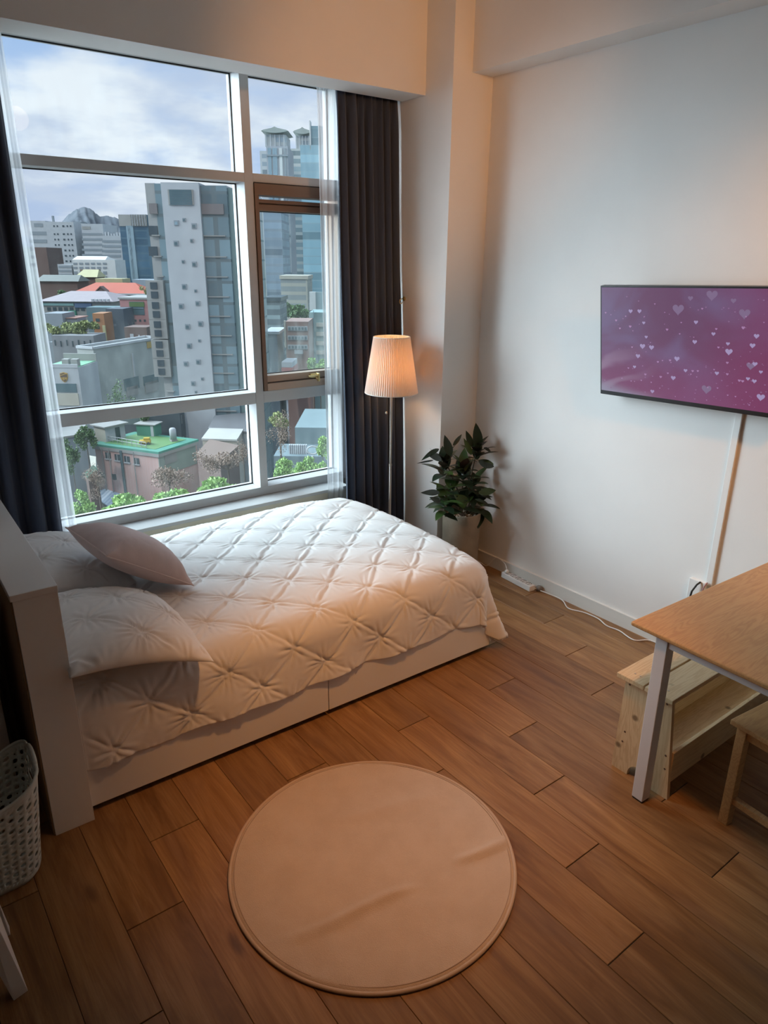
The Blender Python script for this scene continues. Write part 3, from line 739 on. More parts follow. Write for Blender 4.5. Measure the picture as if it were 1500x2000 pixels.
def m_screen():
    m, nt, b = newmat('tv picture'); co = nt.coord('UV'); x, y, z = nt.sep(co)   # x: 0 left .. 1 right, y: 0 bottom .. 1 top
    n = nt.noise(nt.scale(co, (1.2, .8, 1)), 2.2, 3, .5, .6); n2 = nt.noise(nt.scale(co, (1, 1, 1), (3, 1, 0)), 3.0, 2, .5)
    c = nt.mix(nt.smooth(n, .38, .62), (.145, .060, .135), (.165, .115, .235))
    c = nt.mix(nt.math('MULTIPLY', nt.smooth(y, .0, .65, 1, 0), .75), c, (.215, .048, .150))
    c = nt.mix(nt.math('MULTIPLY', nt.smooth(nt.math('ADD', x, nt.math('MULTIPLY', n2, .3)), .6, 1.1), .7), c, (.200, .040, .120))
    # streaks from the lower left
    q = nt.math('SUBTRACT', y, nt.math('ADD', .12, nt.math('MULTIPLY', x, .75)))
    st = nt.noise(nt.scale(nt.vmath('ADD', co, (0, 0, 0)), (1, 1, 1)), 1, 1)
    ph = nt.math('SINE', nt.math('ADD', nt.math('MULTIPLY', q, 26), nt.math('MULTIPLY', n2, 8)))
    sm = nt.math('MULTIPLY', nt.smooth(x, .0, .42, 1, 0), nt.math('MULTIPLY', nt.smooth(ph, -.2, 1), .75))
    sm = nt.math('MULTIPLY', sm, nt.smooth(y, .25, .55, 1, 0))
    c = nt.mix(sm, c, (.29, .19, .30))
    cn = nt.math('MULTIPLY', nt.smooth(nt.math('ADD', y, nt.math('MULTIPLY', x, .35)), .0, .16, 1, 0), .9)
    c = nt.mix(cn, c, (.30, .29, .40))
    b.inputs['Base Color'].default_value = (.01, .01, .01, 1); b.inputs['Roughness'].default_value = .25
    nt.set(b.inputs['Emission Color'], c); b.inputs['Emission Strength'].default_value = .85; return m
def heart(cx_, cy_, s):
    out = []
    for k in range(22):
        t_ = 2*PI*k/22; out.append((cx_+s*16*math.sin(t_)**3/17, cy_+s*(13*math.cos(t_)-5*math.cos(2*t_)-2*math.cos(3*t_)-math.cos(4*t_))/17))
    return out
def hm(name, c, st_):
    m, nt, b = newmat(name); b.inputs['Base Color'].default_value = (.01, .01, .01, 1); b.inputs['Emission Color'].default_value = (*c, 1); b.inputs['Emission Strength'].default_value = st_; b.inputs['Roughness'].default_value = .25; return m
sm_ = MB(); bw = .008
def sp(u, v, lift=.0005): return TM @ Vector((-.0122-lift, TW/2-bw-u*(TW-2*bw), -TH/2+.022+v*(TH-.030)))
sm_.add([sp(0, 0), sp(1, 0), sp(1, 1), sp(0, 1)], [(0, 1, 2, 3)][:1])
rng = random.Random(3)
def px2uv(px_, py_):    # position on the picture read off the photo
    r = ray(px_, py_); n_ = TM.to_3x3() @ Vector((1, 0, 0)); p0 = TM @ Vector((-.0122, 0, 0))
    h = CAM+r*((p0-CAM).dot(n_)/r.dot(n_)); l = TM.inverted() @ h
    return ((TW/2-bw-l.y)/(TW-2*bw), (l.z+TH/2-.022)/(TH-.030))
big = [(383, 365, 20), (490, 460, 15), (380, 490, 13), (265, 440, 11), (510, 575, 15), (553, 660, 24), (443, 730, 22), (760, 752, 24), (730, 908, 22), (830, 848, 17), (905, 615, 20), (1057, 550, 17), (1183, 695, 30), (1408, 568, 21), (1443, 860, 15), (1390, 935, 18), (1338, 915, 16), (560, 1018, 19), (415, 818, 16), (1442, 1065, 32), (1395, 795, 20), (1085, 870, 18), (1170, 785, 11), (1098, 660, 10), (395, 658, 9), (628, 900, 12), (888, 852, 11), (930, 852, 10), (686, 870, 9), (503, 880, 11), (1375, 645, 22), (480, 650, 26), (455, 365, 20), (680, 515, 12), (1175, 630, 16), (1080, 510, 10), (966, 345, 9), (915, 455, 18), (1300, 500, 14), (1295, 935, 12), (1268, 930, 12), (1170, 878, 11), (605, 778, 11), (704, 765, 11), (365, 828, 9), (470, 928, 8), (180, 378, 9), (296, 505, 10)]
ghosts = [(1045, 235, 55), (1310, 385, 52), (770, 350, 60), (870, 260, 26), (1220, 280, 26), (1360, 810, 40), (1000, 1000, 50)]
for a, b, s in ghosts:
    u_, v_ = px2uv(1140+a/4.167, 520+b/4.167); poly = heart(u_*TW, v_*TH, s/4.167*.0022)
    if u_ > .98 or v_ > .97: continue
    sm_.add([sp(p/TW, q/TH, .0009) for p, q in poly], [tuple(range(22))], 1)
for a, b, s in big:
    u_, v_ = px2uv(1140+a/4.167, 520+b/4.167); poly = heart(u_*TW, v_*TH, s/4.167*.0026)
    sm_.add([sp(p/TW, q/TH, .0013) for p, q in poly], [tuple(range(22))], 2 if s > 14 else 3)
for k in range(150):
    u_ = rng.uniform(.02, .98); v_ = min(.96, .03+.9*rng.random()**1.6); s = rng.choice((.002, .0026, .0034, .0045))
    sm_.add([sp(p/TW, q/TH, .0011) for p, q in heart(u_*TW, v_*TH, s)], [tuple(range(22))], 3 if rng.random() < .5 else 4)
so = obj('screen', sm_, [m_screen(), hm('ghost heart', (.225, .15, .27), .85), hm('pale heart', (.36, .29, .50), .9), hm('pink heart', (.38, .21, .40), .9), hm('dim heart', (.27, .14, .28), .85)], tv)
uvl = so.data.uv_layers.new(name='UVMap')
for l, uv in zip(range(4), ((0, 0), (1, 0), (1, 1), (0, 1))): uvl.data[l].uv = uv
# cable channel and socket below it
cdt = root('cable_channel', (XR, 1.600, .43), 'white plastic cable channel running down the wall from the television', 'cable channel')
obj('channel', MB().box(XR-.014, XR, 1.585, 1.618, .44, 1.50), M_plast, cdt, bevel=.002)
wo = root('wall_socket', (XR, 1.665, .36), 'white wall socket box with black plug lead just above the table corner', 'socket')
obj('box', MB().box(XR-.028, XR, 1.61, 1.70, .33, .455), M_plast, wo, bevel=.004)
obj('black_lead', MB().tube([(XR-.03, 1.635, .455), (XR-.045, 1.645, .44), (XR-.055, 1.66, .40), (XR-.05, 1.67, .34), (XR-.03, 1.67, .20)], .005, 8), M_dark, wo, smooth=True)
obj('pink_lead', MB().tube([(XR-.02, 1.605, .46), (XR-.035, 1.61, .44), (XR-.045, 1.62, .38), (XR-.03, 1.62, .20)], .0035, 8), mat('dusky lead', (.35, .16, .15), .5), wo, smooth=True)

# ------------------------------------------------------------------ power strip and its cables
ps = root('power_strip', (3.262, 2.82, 0), 'white six-way power strip on the floor against the baseboard beside the plant', 'power strip')
PM = TR(3.262, 2.82, 0, -4)
obj('body', MB().box(-.024, .024, -.135, .135, .002, .04, M=PM), M_plast, ps, bevel=.004)
for k in range(5):
    yy = -.10+.048*k
    so_ = MB(); so_.lathe([(.001, .0395), (.0165, .0395), (.0175, .0425), (.0195, .0425)], (0, yy, 0), 20, M=PM); so_.lathe([(.001, .0405), (.004, .0405)], (.006, yy, 0), 8, 1, M=PM); so_.lathe([(.001, .0405), (.004, .0405)], (-.006, yy, 0), 8, 1, M=PM)
    obj('outlet', so_, [mat('grey insert', (.18, .19, .20), .6), M_dark], ps, smooth=True)
obj('switch', MB().box(-.009, .009, .112, .128, .039, .046, M=PM), M_plast, ps, bevel=.001)
def smoothpts(ps_, k=6):
    ps_ = [Vector(p) for p in ps_]; out = []
    for i in range(len(ps_)-1):
        p0, p1, p2, p3 = ps_[max(i-1, 0)], ps_[i], ps_[i+1], ps_[min(i+2, len(ps_)-1)]
        for j in range(k):
            t_ = j/k; out.append(.5*((2*p1)+(-p0+p2)*t_+(2*p0-5*p1+4*p2-p3)*t_*t_+(-p0+3*p1-3*p2+p3)*t_**3))
    return out+[ps_[-1]]
cb = [(3.27, 2.69, .02), (3.285, 2.66, .012)]+[tuple(atz(a, b, .006)) for a, b in ((1072, 1160), (1098, 1172), (1110, 1188), (1140, 1196), (1168, 1208), (1185, 1222), (1210, 1232), (1238, 1250), (1272, 1250))]
cb += [(3.31, 1.75, .006), (3.29, 1.5, .006)]
cb = [(min(x, 3.305), y, z) for x, y, z in cb]
obj('supply_cable', MB().tube(smoothpts(cb), .0035, 8), M_plast, ps, smooth=True)
pg = MB(); pg.lathe([(.001, .0), (.019, .0), (.019, .022), (.012, .03), (.001, .03)], (3.295, 2.665, .006), 16)
obj('cable_gland', pg, mat('grey rubber', (.22, .22, .21), .6), ps, smooth=True)
lc = root('lamp_cable', (3.28, 3.05, 0), 'thin white cable looping from the power strip up over the baseboard towards the plant pot', 'cable')
obj('plug', MB().lathe([(.001, 0), (.014, 0), (.014, .016), (.006, .022), (.001, .022)], (3.263, 2.92, .043), 16), M_plast, lc, smooth=True)
obj('lead', MB().tube(smoothpts([(3.265, 2.925, .062), (3.285, 2.96, .085), (3.30, 3.02, .094), (3.305, 3.07, .088), (3.30, 3.10, .05), (3.29, 3.13, .012), (3.27, 3.10, .006), (3.24, 3.06, .006)][:6]+[(3.285, 3.16, .012), (3.27, 3.22, .03), (3.262, 3.26, .03)]), .0025, 8), M_plast, lc, smooth=True)

# ------------------------------------------------------------------ dining table
TA = math.radians(-1.0)
tb = root('dining_table', (2.65, .93, 0), 'rectangular oak-topped table with white square steel legs at the right edge', 'table')
c0 = atz(1232, 1213, .745); tx0, ty1 = c0.x, c0.y
tpl = MB().box(0, 1.14, -.75, 0, .727, .745, M=Matrix.Translation((tx0, ty1, 0)) @ Matrix.Rotation(math.radians(-2.0), 4, 'Z'))
to = obj('table_top', tpl, M_table, tb, bevel=.006, segs=3)
def tm(x, y): 
    a = math.radians(-2.0); return (tx0+x*math.cos(a)-y*math.sin(a), ty1+x*math.sin(a)+y*math.cos(a))
TMx = Matrix.Translation((tx0, ty1, 0)) @ Matrix.Rotation(math.radians(-2.0), 4, 'Z')
M_steel = mat('white powder coat', (.70, .70, .71), .4)
for lx, ly in ((.028, -.125), (.028, -.70), (1.065, -.125), (1.065, -.70)):
    x_, y_ = tm(lx, ly); q = .048
    lg = MB().box(lx-.012, lx+q-.012, ly-q/2, ly+q/2, .008, .727, M=TMx); lg.box(lx-.010, lx+q-.014, ly-q/2+.002, ly+q/2-.002, 0, .008, 1, M=TMx)
    obj('leg', lg, [M_steel, M_dark], tb, bevel=.002)
fr_ = MB(); fr_.box(.02, .05, -.68, -.15, .695, .727, M=TMx); fr_.box(1.06, 1.09, -.68, -.15, .695, .727, M=TMx)
fr_.box(.06, 1.06, -.14, -.11, .695, .727, M=TMx); fr_.box(.06, 1.06, -.715, -.685, .695, .727, M=TMx)
obj('under_frame', fr_, M_steel, tb, bevel=.0015)

# ------------------------------------------------------------------ pine box bench under the table
ZBN = .45
b0 = atz(1207, 1312, ZBN); b1 = atz(1314, 1370, ZBN)
bx0 = (b0.x+b1.x)/2-.002; by1, by0 = b0.y, b1.y
bn = root('storage_bench', (2.7, (by0+by1)/2, 0), 'pale knotty pine bench with an open storage tray, standing under the oak table', 'bench')
bl_ = 1.02; mid = (by0+by1)/2
for a, b in ((by0, mid-.004), (mid+.004, by1)):
    sl = MB().box(bx0, bx0+bl_, a, b, ZBN-.02, ZBN)
    s_ = obj('seat_slat', sl, M_pine, bn, bevel=.002)
for yy in (by0+.05, by1-.05, mid+.05, mid-.05):
    obj('screw_cap', MB().lathe([(.001, 0), (.004, 0), (.004, .001), (.001, .001)], (bx0+.05, yy, ZBN), 10), M_metal, bn)
def side(x):
    h = ZBN-.02; n_ = 10; pts = []
    yt0, yt1, yb0, yb1 = by0+.012, by1-.03, mid-.155, mid+.105
    pts = [(yt0, h), (yt1, h), (yb1, 0), (yb1-.07, 0)]
    for k in range(n_+1):
        a = PI*k/n_; pts.append((mid-.025+.055*math.cos(a), .0+.062*math.sin(a)**.7))
    pts.append((yb0+.07, 0)); pts.append((yb0, 0))
    m_ = MB(); vs = [(x, y, z) for y, z in pts]+[(x+.018, y, z) for y, z in pts]; n2 = len(pts)
    m_.add(vs, [tuple(range(n2))[::-1], tuple(range(n2, 2*n2))]+[(i, (i+1) % n2, n2+(i+1) % n2, n2+i) for i in range(n2)])
    for yy, zz in ((yt0+.02, .41), (yt1-.02, .41), (yb0+.035, .19), (yb0+.03, .13), (yb1-.04, .19), (yb1-.035, .14)):
        m_.lathe([(.001, 0), (.0045, 0), (.0045, .0008), (.001, .0008)], n=10, mi=1, M=Matrix.Translation((x, yy, zz)) @ Matrix.Rotation(-PI/2, 4, 'Y'))
    return m_
for x in (bx0+.022, bx0+bl_-.04):
    obj('side_panel', side(x), [M_pine_v, mat('screw hole', (.10, .05, .03), .8)], bn, bevel=.0015)
obj('tray_floor', MB().box(bx0+.04, bx0+bl_-.04, mid-.128, mid+.075, .085, .097), M_pine, bn)
for yy in (mid-.143, mid+.075):
    obj('tray_rail', MB().box(bx0+.04, bx0+bl_-.04, yy, yy+.015, .065, .205), M_pine, bn, bevel=.0015)

# ------------------------------------------------------------------ pine stool at the right edge
sx, sy = 2.283, .885
stl = root('stool', (sx+.2, sy-.14, 0), 'small golden pine stool at the right edge in front of the storage bench', 'stool')
s0 = atz(1427, 1405, .45)
SMx = Matrix.Translation((s0.x, s0.y, 0)) @ Matrix.Rotation(math.radians(-6), 4, 'Z')
obj('seat', MB().box(0, .42, -.33, 0, .43, .45, M=SMx), M_stool, stl, bevel=.003)
SL, SW = .36, .28
for lx, ly in ((.018, -.055), (.018, -.315), (.365, -.055), (.365, -.315)):
    obj('leg', MB().box(lx, lx+.036, ly, ly+.036, 0, .43, M=SMx), M_stool, stl, bevel=.002)
ap = MB(); ap.box(.054, .365, -.045, -.027, .385, .43, M=SMx); ap.box(.054, .365, -.305, -.287, .385, .43, M=SMx); ap.box(.027, .045, -.28, -.055, .385, .43, M=SMx); ap.box(.374, .392, -.28, -.055, .385, .43, M=SMx)
obj('apron', ap, M_stool, stl, bevel=.001)
for q in ((.024, .048, -.28, -.055, .10, .125), (.374, .398, -.28, -.055, .13, .155)):
    obj('stretcher', MB().box(*q, M=SMx), M_stool, stl, bevel=.001)

# ------------------------------------------------------------------ laundry basket with real holes
def build_basket():
    cx_, cy_ = -.005, 2.275
    H0 = .385
    def foot(s, z):      # s in 0..1 around a rounded rectangle, tapering to the floor
        k = z/H0; hx = .215+.035*k; hy = .108+.035*k; r = .07
        per = [(hx-r)*2, r*PI/2, (hy-r)*2, r*PI/2]*2; L = sum(per); t_ = (s % 1)*L
        segs_ = [('l', -(hx-r), -hy, 1, 0), ('c', hx-r, -(hy-r), -PI/2), ('l', hx, -(hy-r), 0, 1), ('c', hx-r, hy-r, 0), ('l', hx-r, hy, -1, 0), ('c', -(hx-r), hy-r, PI/2), ('l', -hx, hy-r, 0, -1), ('c', -(hx-r), -(hy-r), PI)]
        for q, g in zip(per, segs_):
            if t_ <= q or g is segs_[-1]:
                if g[0] == 'l': return g[1]+g[3]*t_, g[2]+g[4]*t_
                a = g[3]+t_/r; return g[1]+r*math.cos(a), g[2]+r*math.sin(a)
            t_ -= q
    ncol, nrow = 50, 13
    def topz(s):
        x, y = foot(s, H0); return H0+.035*min(1, abs(x)/.25)**3*1.0-.05*(1-min(1, (x/.25)**2))
    def W_(s, t_):       # t 0..1 bottom to rim
        z = t_*topz(s); x, y = foot(s, z)
        if z < .04:      # rounded foot
            k = 1-(1-z/.04)**2; x *= .93+.07*k; y *= .90+.10*k
        return (cx_+x, cy_+y, z+.002)
    mb = MB(); idx = {}
    def vid(s, t_):
        key = (round(s % 1, 6), round(t_, 6))
        if key not in idx: idx[key] = len(mb.v); mb.v.append(W_(s, t_))
        return idx[key]
    t0, t1 = .10, .93
    cs, ct = 1/ncol, (t1-t0)/nrow
    for i in range(ncol):
        xh = abs(foot((i+.5)*cs, H0)[0])
        for j in range(nrow):
            big_ = (i+j) % 2 == 0; rr = .33 if big_ else .13
            s0, tt = i*cs, t0+j*ct; n_ = 16
            # opening for the hand at both short ends
            sc, tc = s0+cs/2, tt+ct/2
            if xh > .247 and abs(foot(sc, H0)[1]) < .06 and 10 <= j <= 10: continue
            sq = []
            for k in range(n_):
                a = 2*PI*k/n_+PI/4; c_, d_ = math.cos(a), math.sin(a); m_ = max(abs(c_), abs(d_)); sq.append((sc+c_/m_*cs/2, tc+d_/m_*ct/2))
            inr = [(sc+rr*cs*math.cos(2*PI*k/n_+PI/4), tc+rr*ct*math.sin(2*PI*k/n_+PI/4)) for k in range(n_)]
            A_ = [vid(*q) for q in sq]; B_ = [vid(*q) for q in inr]
            for k in range(n_): mb.f.append((A_[k], A_[(k+1) % n_], B_[(k+1) % n_], B_[k]))
        for a, b in ((0, t0/2), (t0/2, t0), (t1, .965), (.965, 1.0)):
            for sub in range(4):
                q0, q1 = i*cs+sub*cs/4, i*cs+(sub+1)*cs/4
                mb.f.append((vid(q0, a), vid(q1, a), vid(q1, b), vid(q0, b)))
    mb.f.append(tuple(vid(i*cs+sub*cs/4, 0) for i in range(ncol) for sub in range(4))[::-1])
    mb.m = [0]*len(mb.f)
    b_ = root('laundry_basket', (cx_, cy_, 0), 'grey-green perforated plastic laundry basket beside the headboard end on the floor', 'basket')
    M_b = mat('sage plastic', (.60, .66, .63), .45)
    obj('body', mb, M_b, b_, smooth=True, solid=.003)
    rim = [(W_(s, 1.0)) for s in np.linspace(0, 1, 121)]
    obj('rim', MB().tube(rim, .0055, 8, caps=False), M_b, b_, smooth=True)
    for sg in (1, -1):
        hp = []
        for k in range(13):
            a = PI*k/12; yy = -.07*math.cos(a); hp.append((cx_+sg*(.251+.006*math.sin(a)), cy_+yy, .405+.035*math.sin(a)))
        obj('handle', MB().tube(hp, .007, 8), M_b, b_, smooth=True)
build_basket()

# ------------------------------------------------------------------ white cabinet at the left edge, white stool leg in the lower left corner
cab = root('cabinet', (-.25, 2.85, 0), 'white cabinet side just visible at the left edge behind the laundry basket', 'cabinet')
obj('carcass', MB().box(-.75, .222, 2.60, 3.10, .06, 1.5), M_white, cab, bevel=.002)
obj('plinth', MB().box(-.73, .20, 2.64, 3.08, 0, .06), M_dark, cab)
for x0, x1 in ((-.748, -.266), (-.262, .220)): 
    dd_ = obj('door', MB().box(x0, x1, 2.580, 2.599, .07, 1.49), M_white, cab, bevel=.002)
wl = root('side_table', (-.17, 1.905, 0), 'white wooden splayed leg of a small table in the lower left corner', 'side table')
A0 = atz(27, 1955, 0); A1 = atz(55, 1935, 0)
def leg4(fx, fy, mx, my):
    # foot quad and top quad of a tapered splayed leg, mirrored about the table centre
    cxx, cyy = -.17, 1.905
    f = [(A0.x, A0.y, 0), (A1.x, A1.y, 0), (A1.x-.004, A1.y+.035, 0), (A0.x-.004, A0.y+.035, 0)]
    t_ = [(A0.x-.085, A0.y-.035, .55), (A1.x-.065, A1.y-.045, .55), (A1.x-.045, A1.y+.030, .55), (A0.x-.075, A0.y+.030, .55)]
    g = lambda q: [(cxx+(x-cxx)*mx, cyy+(y-cyy)*my, z) for x, y, z in q]
    return g(f), g(t_)
for mx in (1, -1):
    for my in (1, -1):
        f, t_ = leg4(0, 0, mx, my)
        if mx*my < 0: f = f[::-1]; t_ = t_[::-1]
        obj('leg', MB().hull8(f, t_), M_white, wl, bevel=.0015)
obj('table_top', MB().box(-.36, .02, 1.70, 2.09, .55, .57), M_white, wl, bevel=.003)

# ------------------------------------------------------------------ ceiling lights (outside the frame, one mirrored in the glass)
gb = root('ceiling_lamp', (1.72, .49, ZC), 'round white glass ceiling pendant, only its reflection shows in the window', 'ceiling lamp')
me_, nte, be = newmat('lit opal globe'); be.inputs['Emission Color'].default_value = (1, .66, .40, 1); be.inputs['Emission Strength'].default_value = GLOBE_E; be.inputs['Base Color'].default_value = (.9, .85, .8, 1)
g_ = [(max(.001, .10*math.sin(a)), -.10*math.cos(a)) for a in np.linspace(0, PI, 17)]
obj('globe', MB().lathe(g_, (1.72, .49, 3.20), 28), me_, gb, smooth=True)
obj('stem', MB().tube([(1.72, .49, 3.30), (1.72, .49, ZC)], .008, 10).lathe([(.001, 0), (.05, 0), (.05, -.02), (.001, -.02)], (1.72, .49, ZC), 20), M_white, gb)
def spot_head(p, aim):
    r_ = root('spotlight', (p[0], p[1], ZC))
    dr = (Vector(aim)-Vector(p)).normalized(); q = dr.to_track_quat('-Z', 'Y').to_matrix().to_4x4()
    M_ = Matrix.Translation(Vector(p)-dr*.0) @ q
    obj('housing', MB().lathe([(.030, .012), (.034, .012), (.034, .13), (.02, .14), (.001, .14), (.001, .13), (.030, .125)], n=20, M=M_), M_dark, r_, smooth=True)
    obj('arm', MB().tube([Vector(p)-dr*.10, (p[0], p[1], ZC)], .007, 8), M_dark, r_)
    return r_
lbl = ('black ceiling spotlight aimed at the rug and bed', 'black ceiling spotlight aimed at the corner over the curtains', 'black ceiling spotlight aimed at the wall right of the television')
for (p, a, w_, c_), lb in zip(SPOTS, lbl): put(spot_head(p, a), lb, 'spotlight', 'ceiling spotlights')
# ================================================================== the city outside
FH = Vector((math.sin(YAW), math.cos(YAW), 0)); RH = Vector((math.cos(YAW), -math.sin(YAW), 0))
def atd(px, py, d):      # point on the sight line at horizontal forward distance d
    r = ray(px, py); return CAM+r*(d/r.dot(FH))
GZ = -42.0
CAMYAW = -37.33
ALB = .50
def cmat(name, col, rough=.7, metal=0): return mat('city '+name, tuple(c*ALB for c in col), rough, metal, var=.04, vscale=.4)
C_wht = cmat('white render', (.62, .65, .68)); C_grey = cmat('grey panel', (.34, .39, .43)); C_dark = cmat('dark glazing', (.06, .09, .11), .25)
C_gl = cmat('blue green glazing', (.12, .20, .23), .2); C_red = cmat('red tile roof', (.62, .13, .07)); C_brick = cmat('brown brick', (.20, .12, .10))
C_pink = cmat('pink render', (.62, .30, .29)); C_green = cmat('green roof paint', (.07, .33, .22)); C_conc = cmat('weathered concrete', (.42, .42, .40))
C_lgl = cmat('pale glazing', (.36, .50, .58), .2); C_yel = cmat('pale yellow roof', (.62, .58, .32)); C_cream = cmat('cream render', (.66, .62, .52))
C_road = cmat('asphalt', (.20, .20, .21)); C_blue = cmat('deep blue glazing', (.05, .13, .22), .2); C_mint = cmat('mint roof', (.25, .58, .36))
def m_windows(name, wall, glass, sx, sz, fx=.55, fz=.55, rough=.5):
    """facade pattern: windows in rows, period sx by sz metres"""
    wall = tuple(c*ALB for c in wall); glass = tuple(c*ALB for c in glass)
    m, nt, b = newmat(name); co = nt.coord(); x, y, z = nt.sep(co)
    h = nt.math('ADD', x, y)
    a = nt.math('FRACT', nt.math('DIVIDE', h, sx)); c = nt.math('FRACT', nt.math('DIVIDE', z, sz))
    k = nt.math('MULTIPLY', nt.math('LESS_THAN', a, fx), nt.math('LESS_THAN', c, fz))
    idn = nt.new('ShaderNodeCombineXYZ'); nt.set(idn.inputs[0], nt.math('FLOOR', nt.math('DIVIDE', h, sx))); nt.set(idn.inputs[1], nt.math('FLOOR', nt.math('DIVIDE', z, sz)))
    wn_ = nt.new('ShaderNodeTexWhiteNoise'); nt.set(wn_.inputs[0], idn.outputs[0])
    g = nt.mix(wn_.outputs[0], tuple(q*.65 for q in glass), tuple(min(1, q*1.45) for q in glass))
    nt.set(b.inputs['Base Color'], nt.mix(k, wall, g)); nt.set(b.inputs['Roughness'], nt.math('SUBTRACT', .8, nt.math('MULTIPLY', k, .5)))
    return m
class Bld:
    """building in its own axes: t along the facade, n away from the viewer"""
    def __init__(s, name, pL, pRx, d, yaw, depth, label, cat='building', zb=GZ, group=None):
        A = atd(pL[0], pL[1], d); a = math.radians(yaw); s.t = Vector((math.cos(a), math.sin(a), 0)); s.n = Vector((-math.sin(a), math.cos(a), 0))
        r = ray(pRx, pL[1]); r = Vector((r.x, r.y, 0)); cx_, cy_ = A.x-CAM.x, A.y-CAM.y
        # A + t*w = CAM + r*k
        det = -s.t.x*r.y+s.t.y*r.x; s.w = (cx_*r.y-cy_*r.x)/det
        s.A = Vector((A.x, A.y, 0)); s.zt = A.z; s.zb = zb; s.dep = depth
        s.root = root(name, (A.x, A.y, zb), label, cat, group or name.replace('_', ' ')+'s in the city view')
        s.M = Matrix(((s.t.x, s.n.x, 0, A.x), (s.t.y, s.n.y, 0, A.y), (0, 0, 1, 0), (0, 0, 0, 1)))
    def u(s, px_, py_):   # facade coords of a pixel
        r = ray(px_, py_); k = (s.A-CAM).dot(s.n)/r.dot(s.n); P = CAM+r*k
        return (P-s.A).dot(s.t), P.z
    def box(s, nm, m, x0, x1, z0, z1, y0=0, y1=None, **k):
        return obj(nm, MB().box(x0, x1, y0, s.dep if y1 is None else y1, z0, z1, M=s.M), m, s.root, **k)
    def body(s, m, nm='body'): return s.box(nm, m, 0, s.w, s.zb, s.zt)
    def rect(s, nm, m, a, b, off=.15, back=.1):   # raised panel between two facade pixels
        (x0, z1), (x1, z0) = s.u(*a), s.u(*b)
        return s.box(nm, m, min(x0, x1), max(x0, x1), min(z0, z1), max(z0, z1), -off, back)
# ground rising into the distance, main road
def zt_(d): return GZ+max(0, (d-150))*.105 if d < 420 else GZ+28.3+(d-420)*.02
g = MB(); ds = [8, 60, 110, 150, 200, 260, 330, 420, 700, 1500, 3500]; P = np.zeros((len(ds), 13, 3))
for i, d_ in enumerate(ds):
    for j in range(13):
        s_ = (j-6)/6*d_*1.1; q = FH*d_+RH*s_; P[i, j] = (q.x, q.y, zt_(d_))
g.grid(P, flip=True)
mg, ng, bgd = newmat('city ground'); n_ = ng.noise(ng.coord(), .06, 5, .6); ng.set(bgd.inputs['Base Color'], ng.ramp(n_, [(.35, (.03, .05, .02)), (.48, (.07, .08, .06)), (.6, (.11, .11, .10)), (.72, (.04, .06, .03))])); bgd.inputs['Roughness'].default_value = .9
struct('ground', g, mg)
# mountain
mt = MB(); nx_, ny_ = 150, 24; P = np.zeros((nx_, ny_, 3))
prof_px = [(20, 505), (60, 480), (100, 455), (122, 432), (135, 417), (150, 408), (163, 404), (172, 405), (182, 411), (195, 423), (208, 421), (222, 423), (240, 432), (262, 446), (300, 470), (360, 500)]
for i in range(nx_):
    px_ = 20+340*i/(nx_-1); k = max(0, min(len(prof_px)-2, sum(1 for p in prof_px if p[0] <= px_)-1)); a, b = prof_px[k], prof_px[k+1]
    py_ = a[1]+(b[1]-a[1])*(px_-a[0])/(b[0]-a[0])
    top = atd(px_, py_, 2900)
    for j in range(ny_):
        v_ = j/(ny_-1); dd = 1500+1400*v_ if j < ny_-3 else 2900+500*(j-ny_+3)/2
        h = (v_**1.3 if j < ny_-3 else 1-.5*(j-ny_+3)/2)
        q = atd(px_, py_, dd if dd > 0 else 1); rg_ = .06*math.sin(i*.9+j*.7)+.05*math.sin(i*.37-j*1.3)+.03*math.sin(i*2.1+j*1.9)
        P[i, j] = (q.x, q.y, -20+(top.z+20)*max(0, min(1, h+rg_*v_*(1-v_)*4*.5+.004*math.sin(i*1.7))))
mt.grid(P)
mm, nm_, bm2 = newmat('hazy forested granite'); n1 = nm_.noise(nm_.coord(), .02, 8, .7); x_, y_, z_ = nm_.sep(nm_.coord())
c_ = nm_.mix(nm_.smooth(n1, .4, .6), (.012, .022, .036), (.022, .034, .050)); c_ = nm_.mix(nm_.math('MULTIPLY', nm_.smooth(z_, 60, 230), nm_.smooth(n1, .45, .55)), c_, (.035, .042, .056))  # bluish distance haze is put into the slope colours
nm_.set(bm2.inputs['Base Color'], c_); bm2.inputs['Roughness'].default_value = .95
mo = obj('mountain', mt, mm, None, smooth=True, loc=(0, 0, -20)); put(mo, 'blue-grey rocky mountain peak far behind the city blocks', 'mountain', kind='structure')

# ---- far blocks, distance haze put into their pale colours -------------------------------------------------
b = Bld('office_building', (58, 431), 88, 430, CAMYAW, 26, 'pale banded office block at the far left edge of the city view')
b.body(C_wht)
for k in range(5): b.rect('window_band', C_grey, (58, 452+k*15.5), (92, 459+k*15.5))
b.rect('roof_sign', C_grey, (66, 436), (84, 443))
b = Bld('office_building', (66, 483), 90, 375, CAMYAW, 18, 'brown brick tower block at the left edge below the banded office')
b.body(C_brick); 
b = Bld('office_building', (88, 433), 143, 428, CAMYAW, 26, 'white slab building with pairs of small punched windows left of the mountain')
b.body(C_wht)
for r_ in range(9):
    y_ = 440+r_*10.6+(5 if r_ else 0)
    for q in (104, 110.5, 121.5, 130, 136.5): b.rect('window', C_dark, (q+r_*1.05, y_), (q+(4.2 if q > 120 and q < 123 else 3)+r_*1.05, y_+3.2))
b.box('roof_mast', C_grey, 3.2, 4.2, b.zt, b.zt+3.2, 2, 3)
b = Bld('office_building', (143.5, 433), 157, 456, CAMYAW, 10, 'dark grey stair tower joined to the white punched-window slab'); b.body(C_grey)
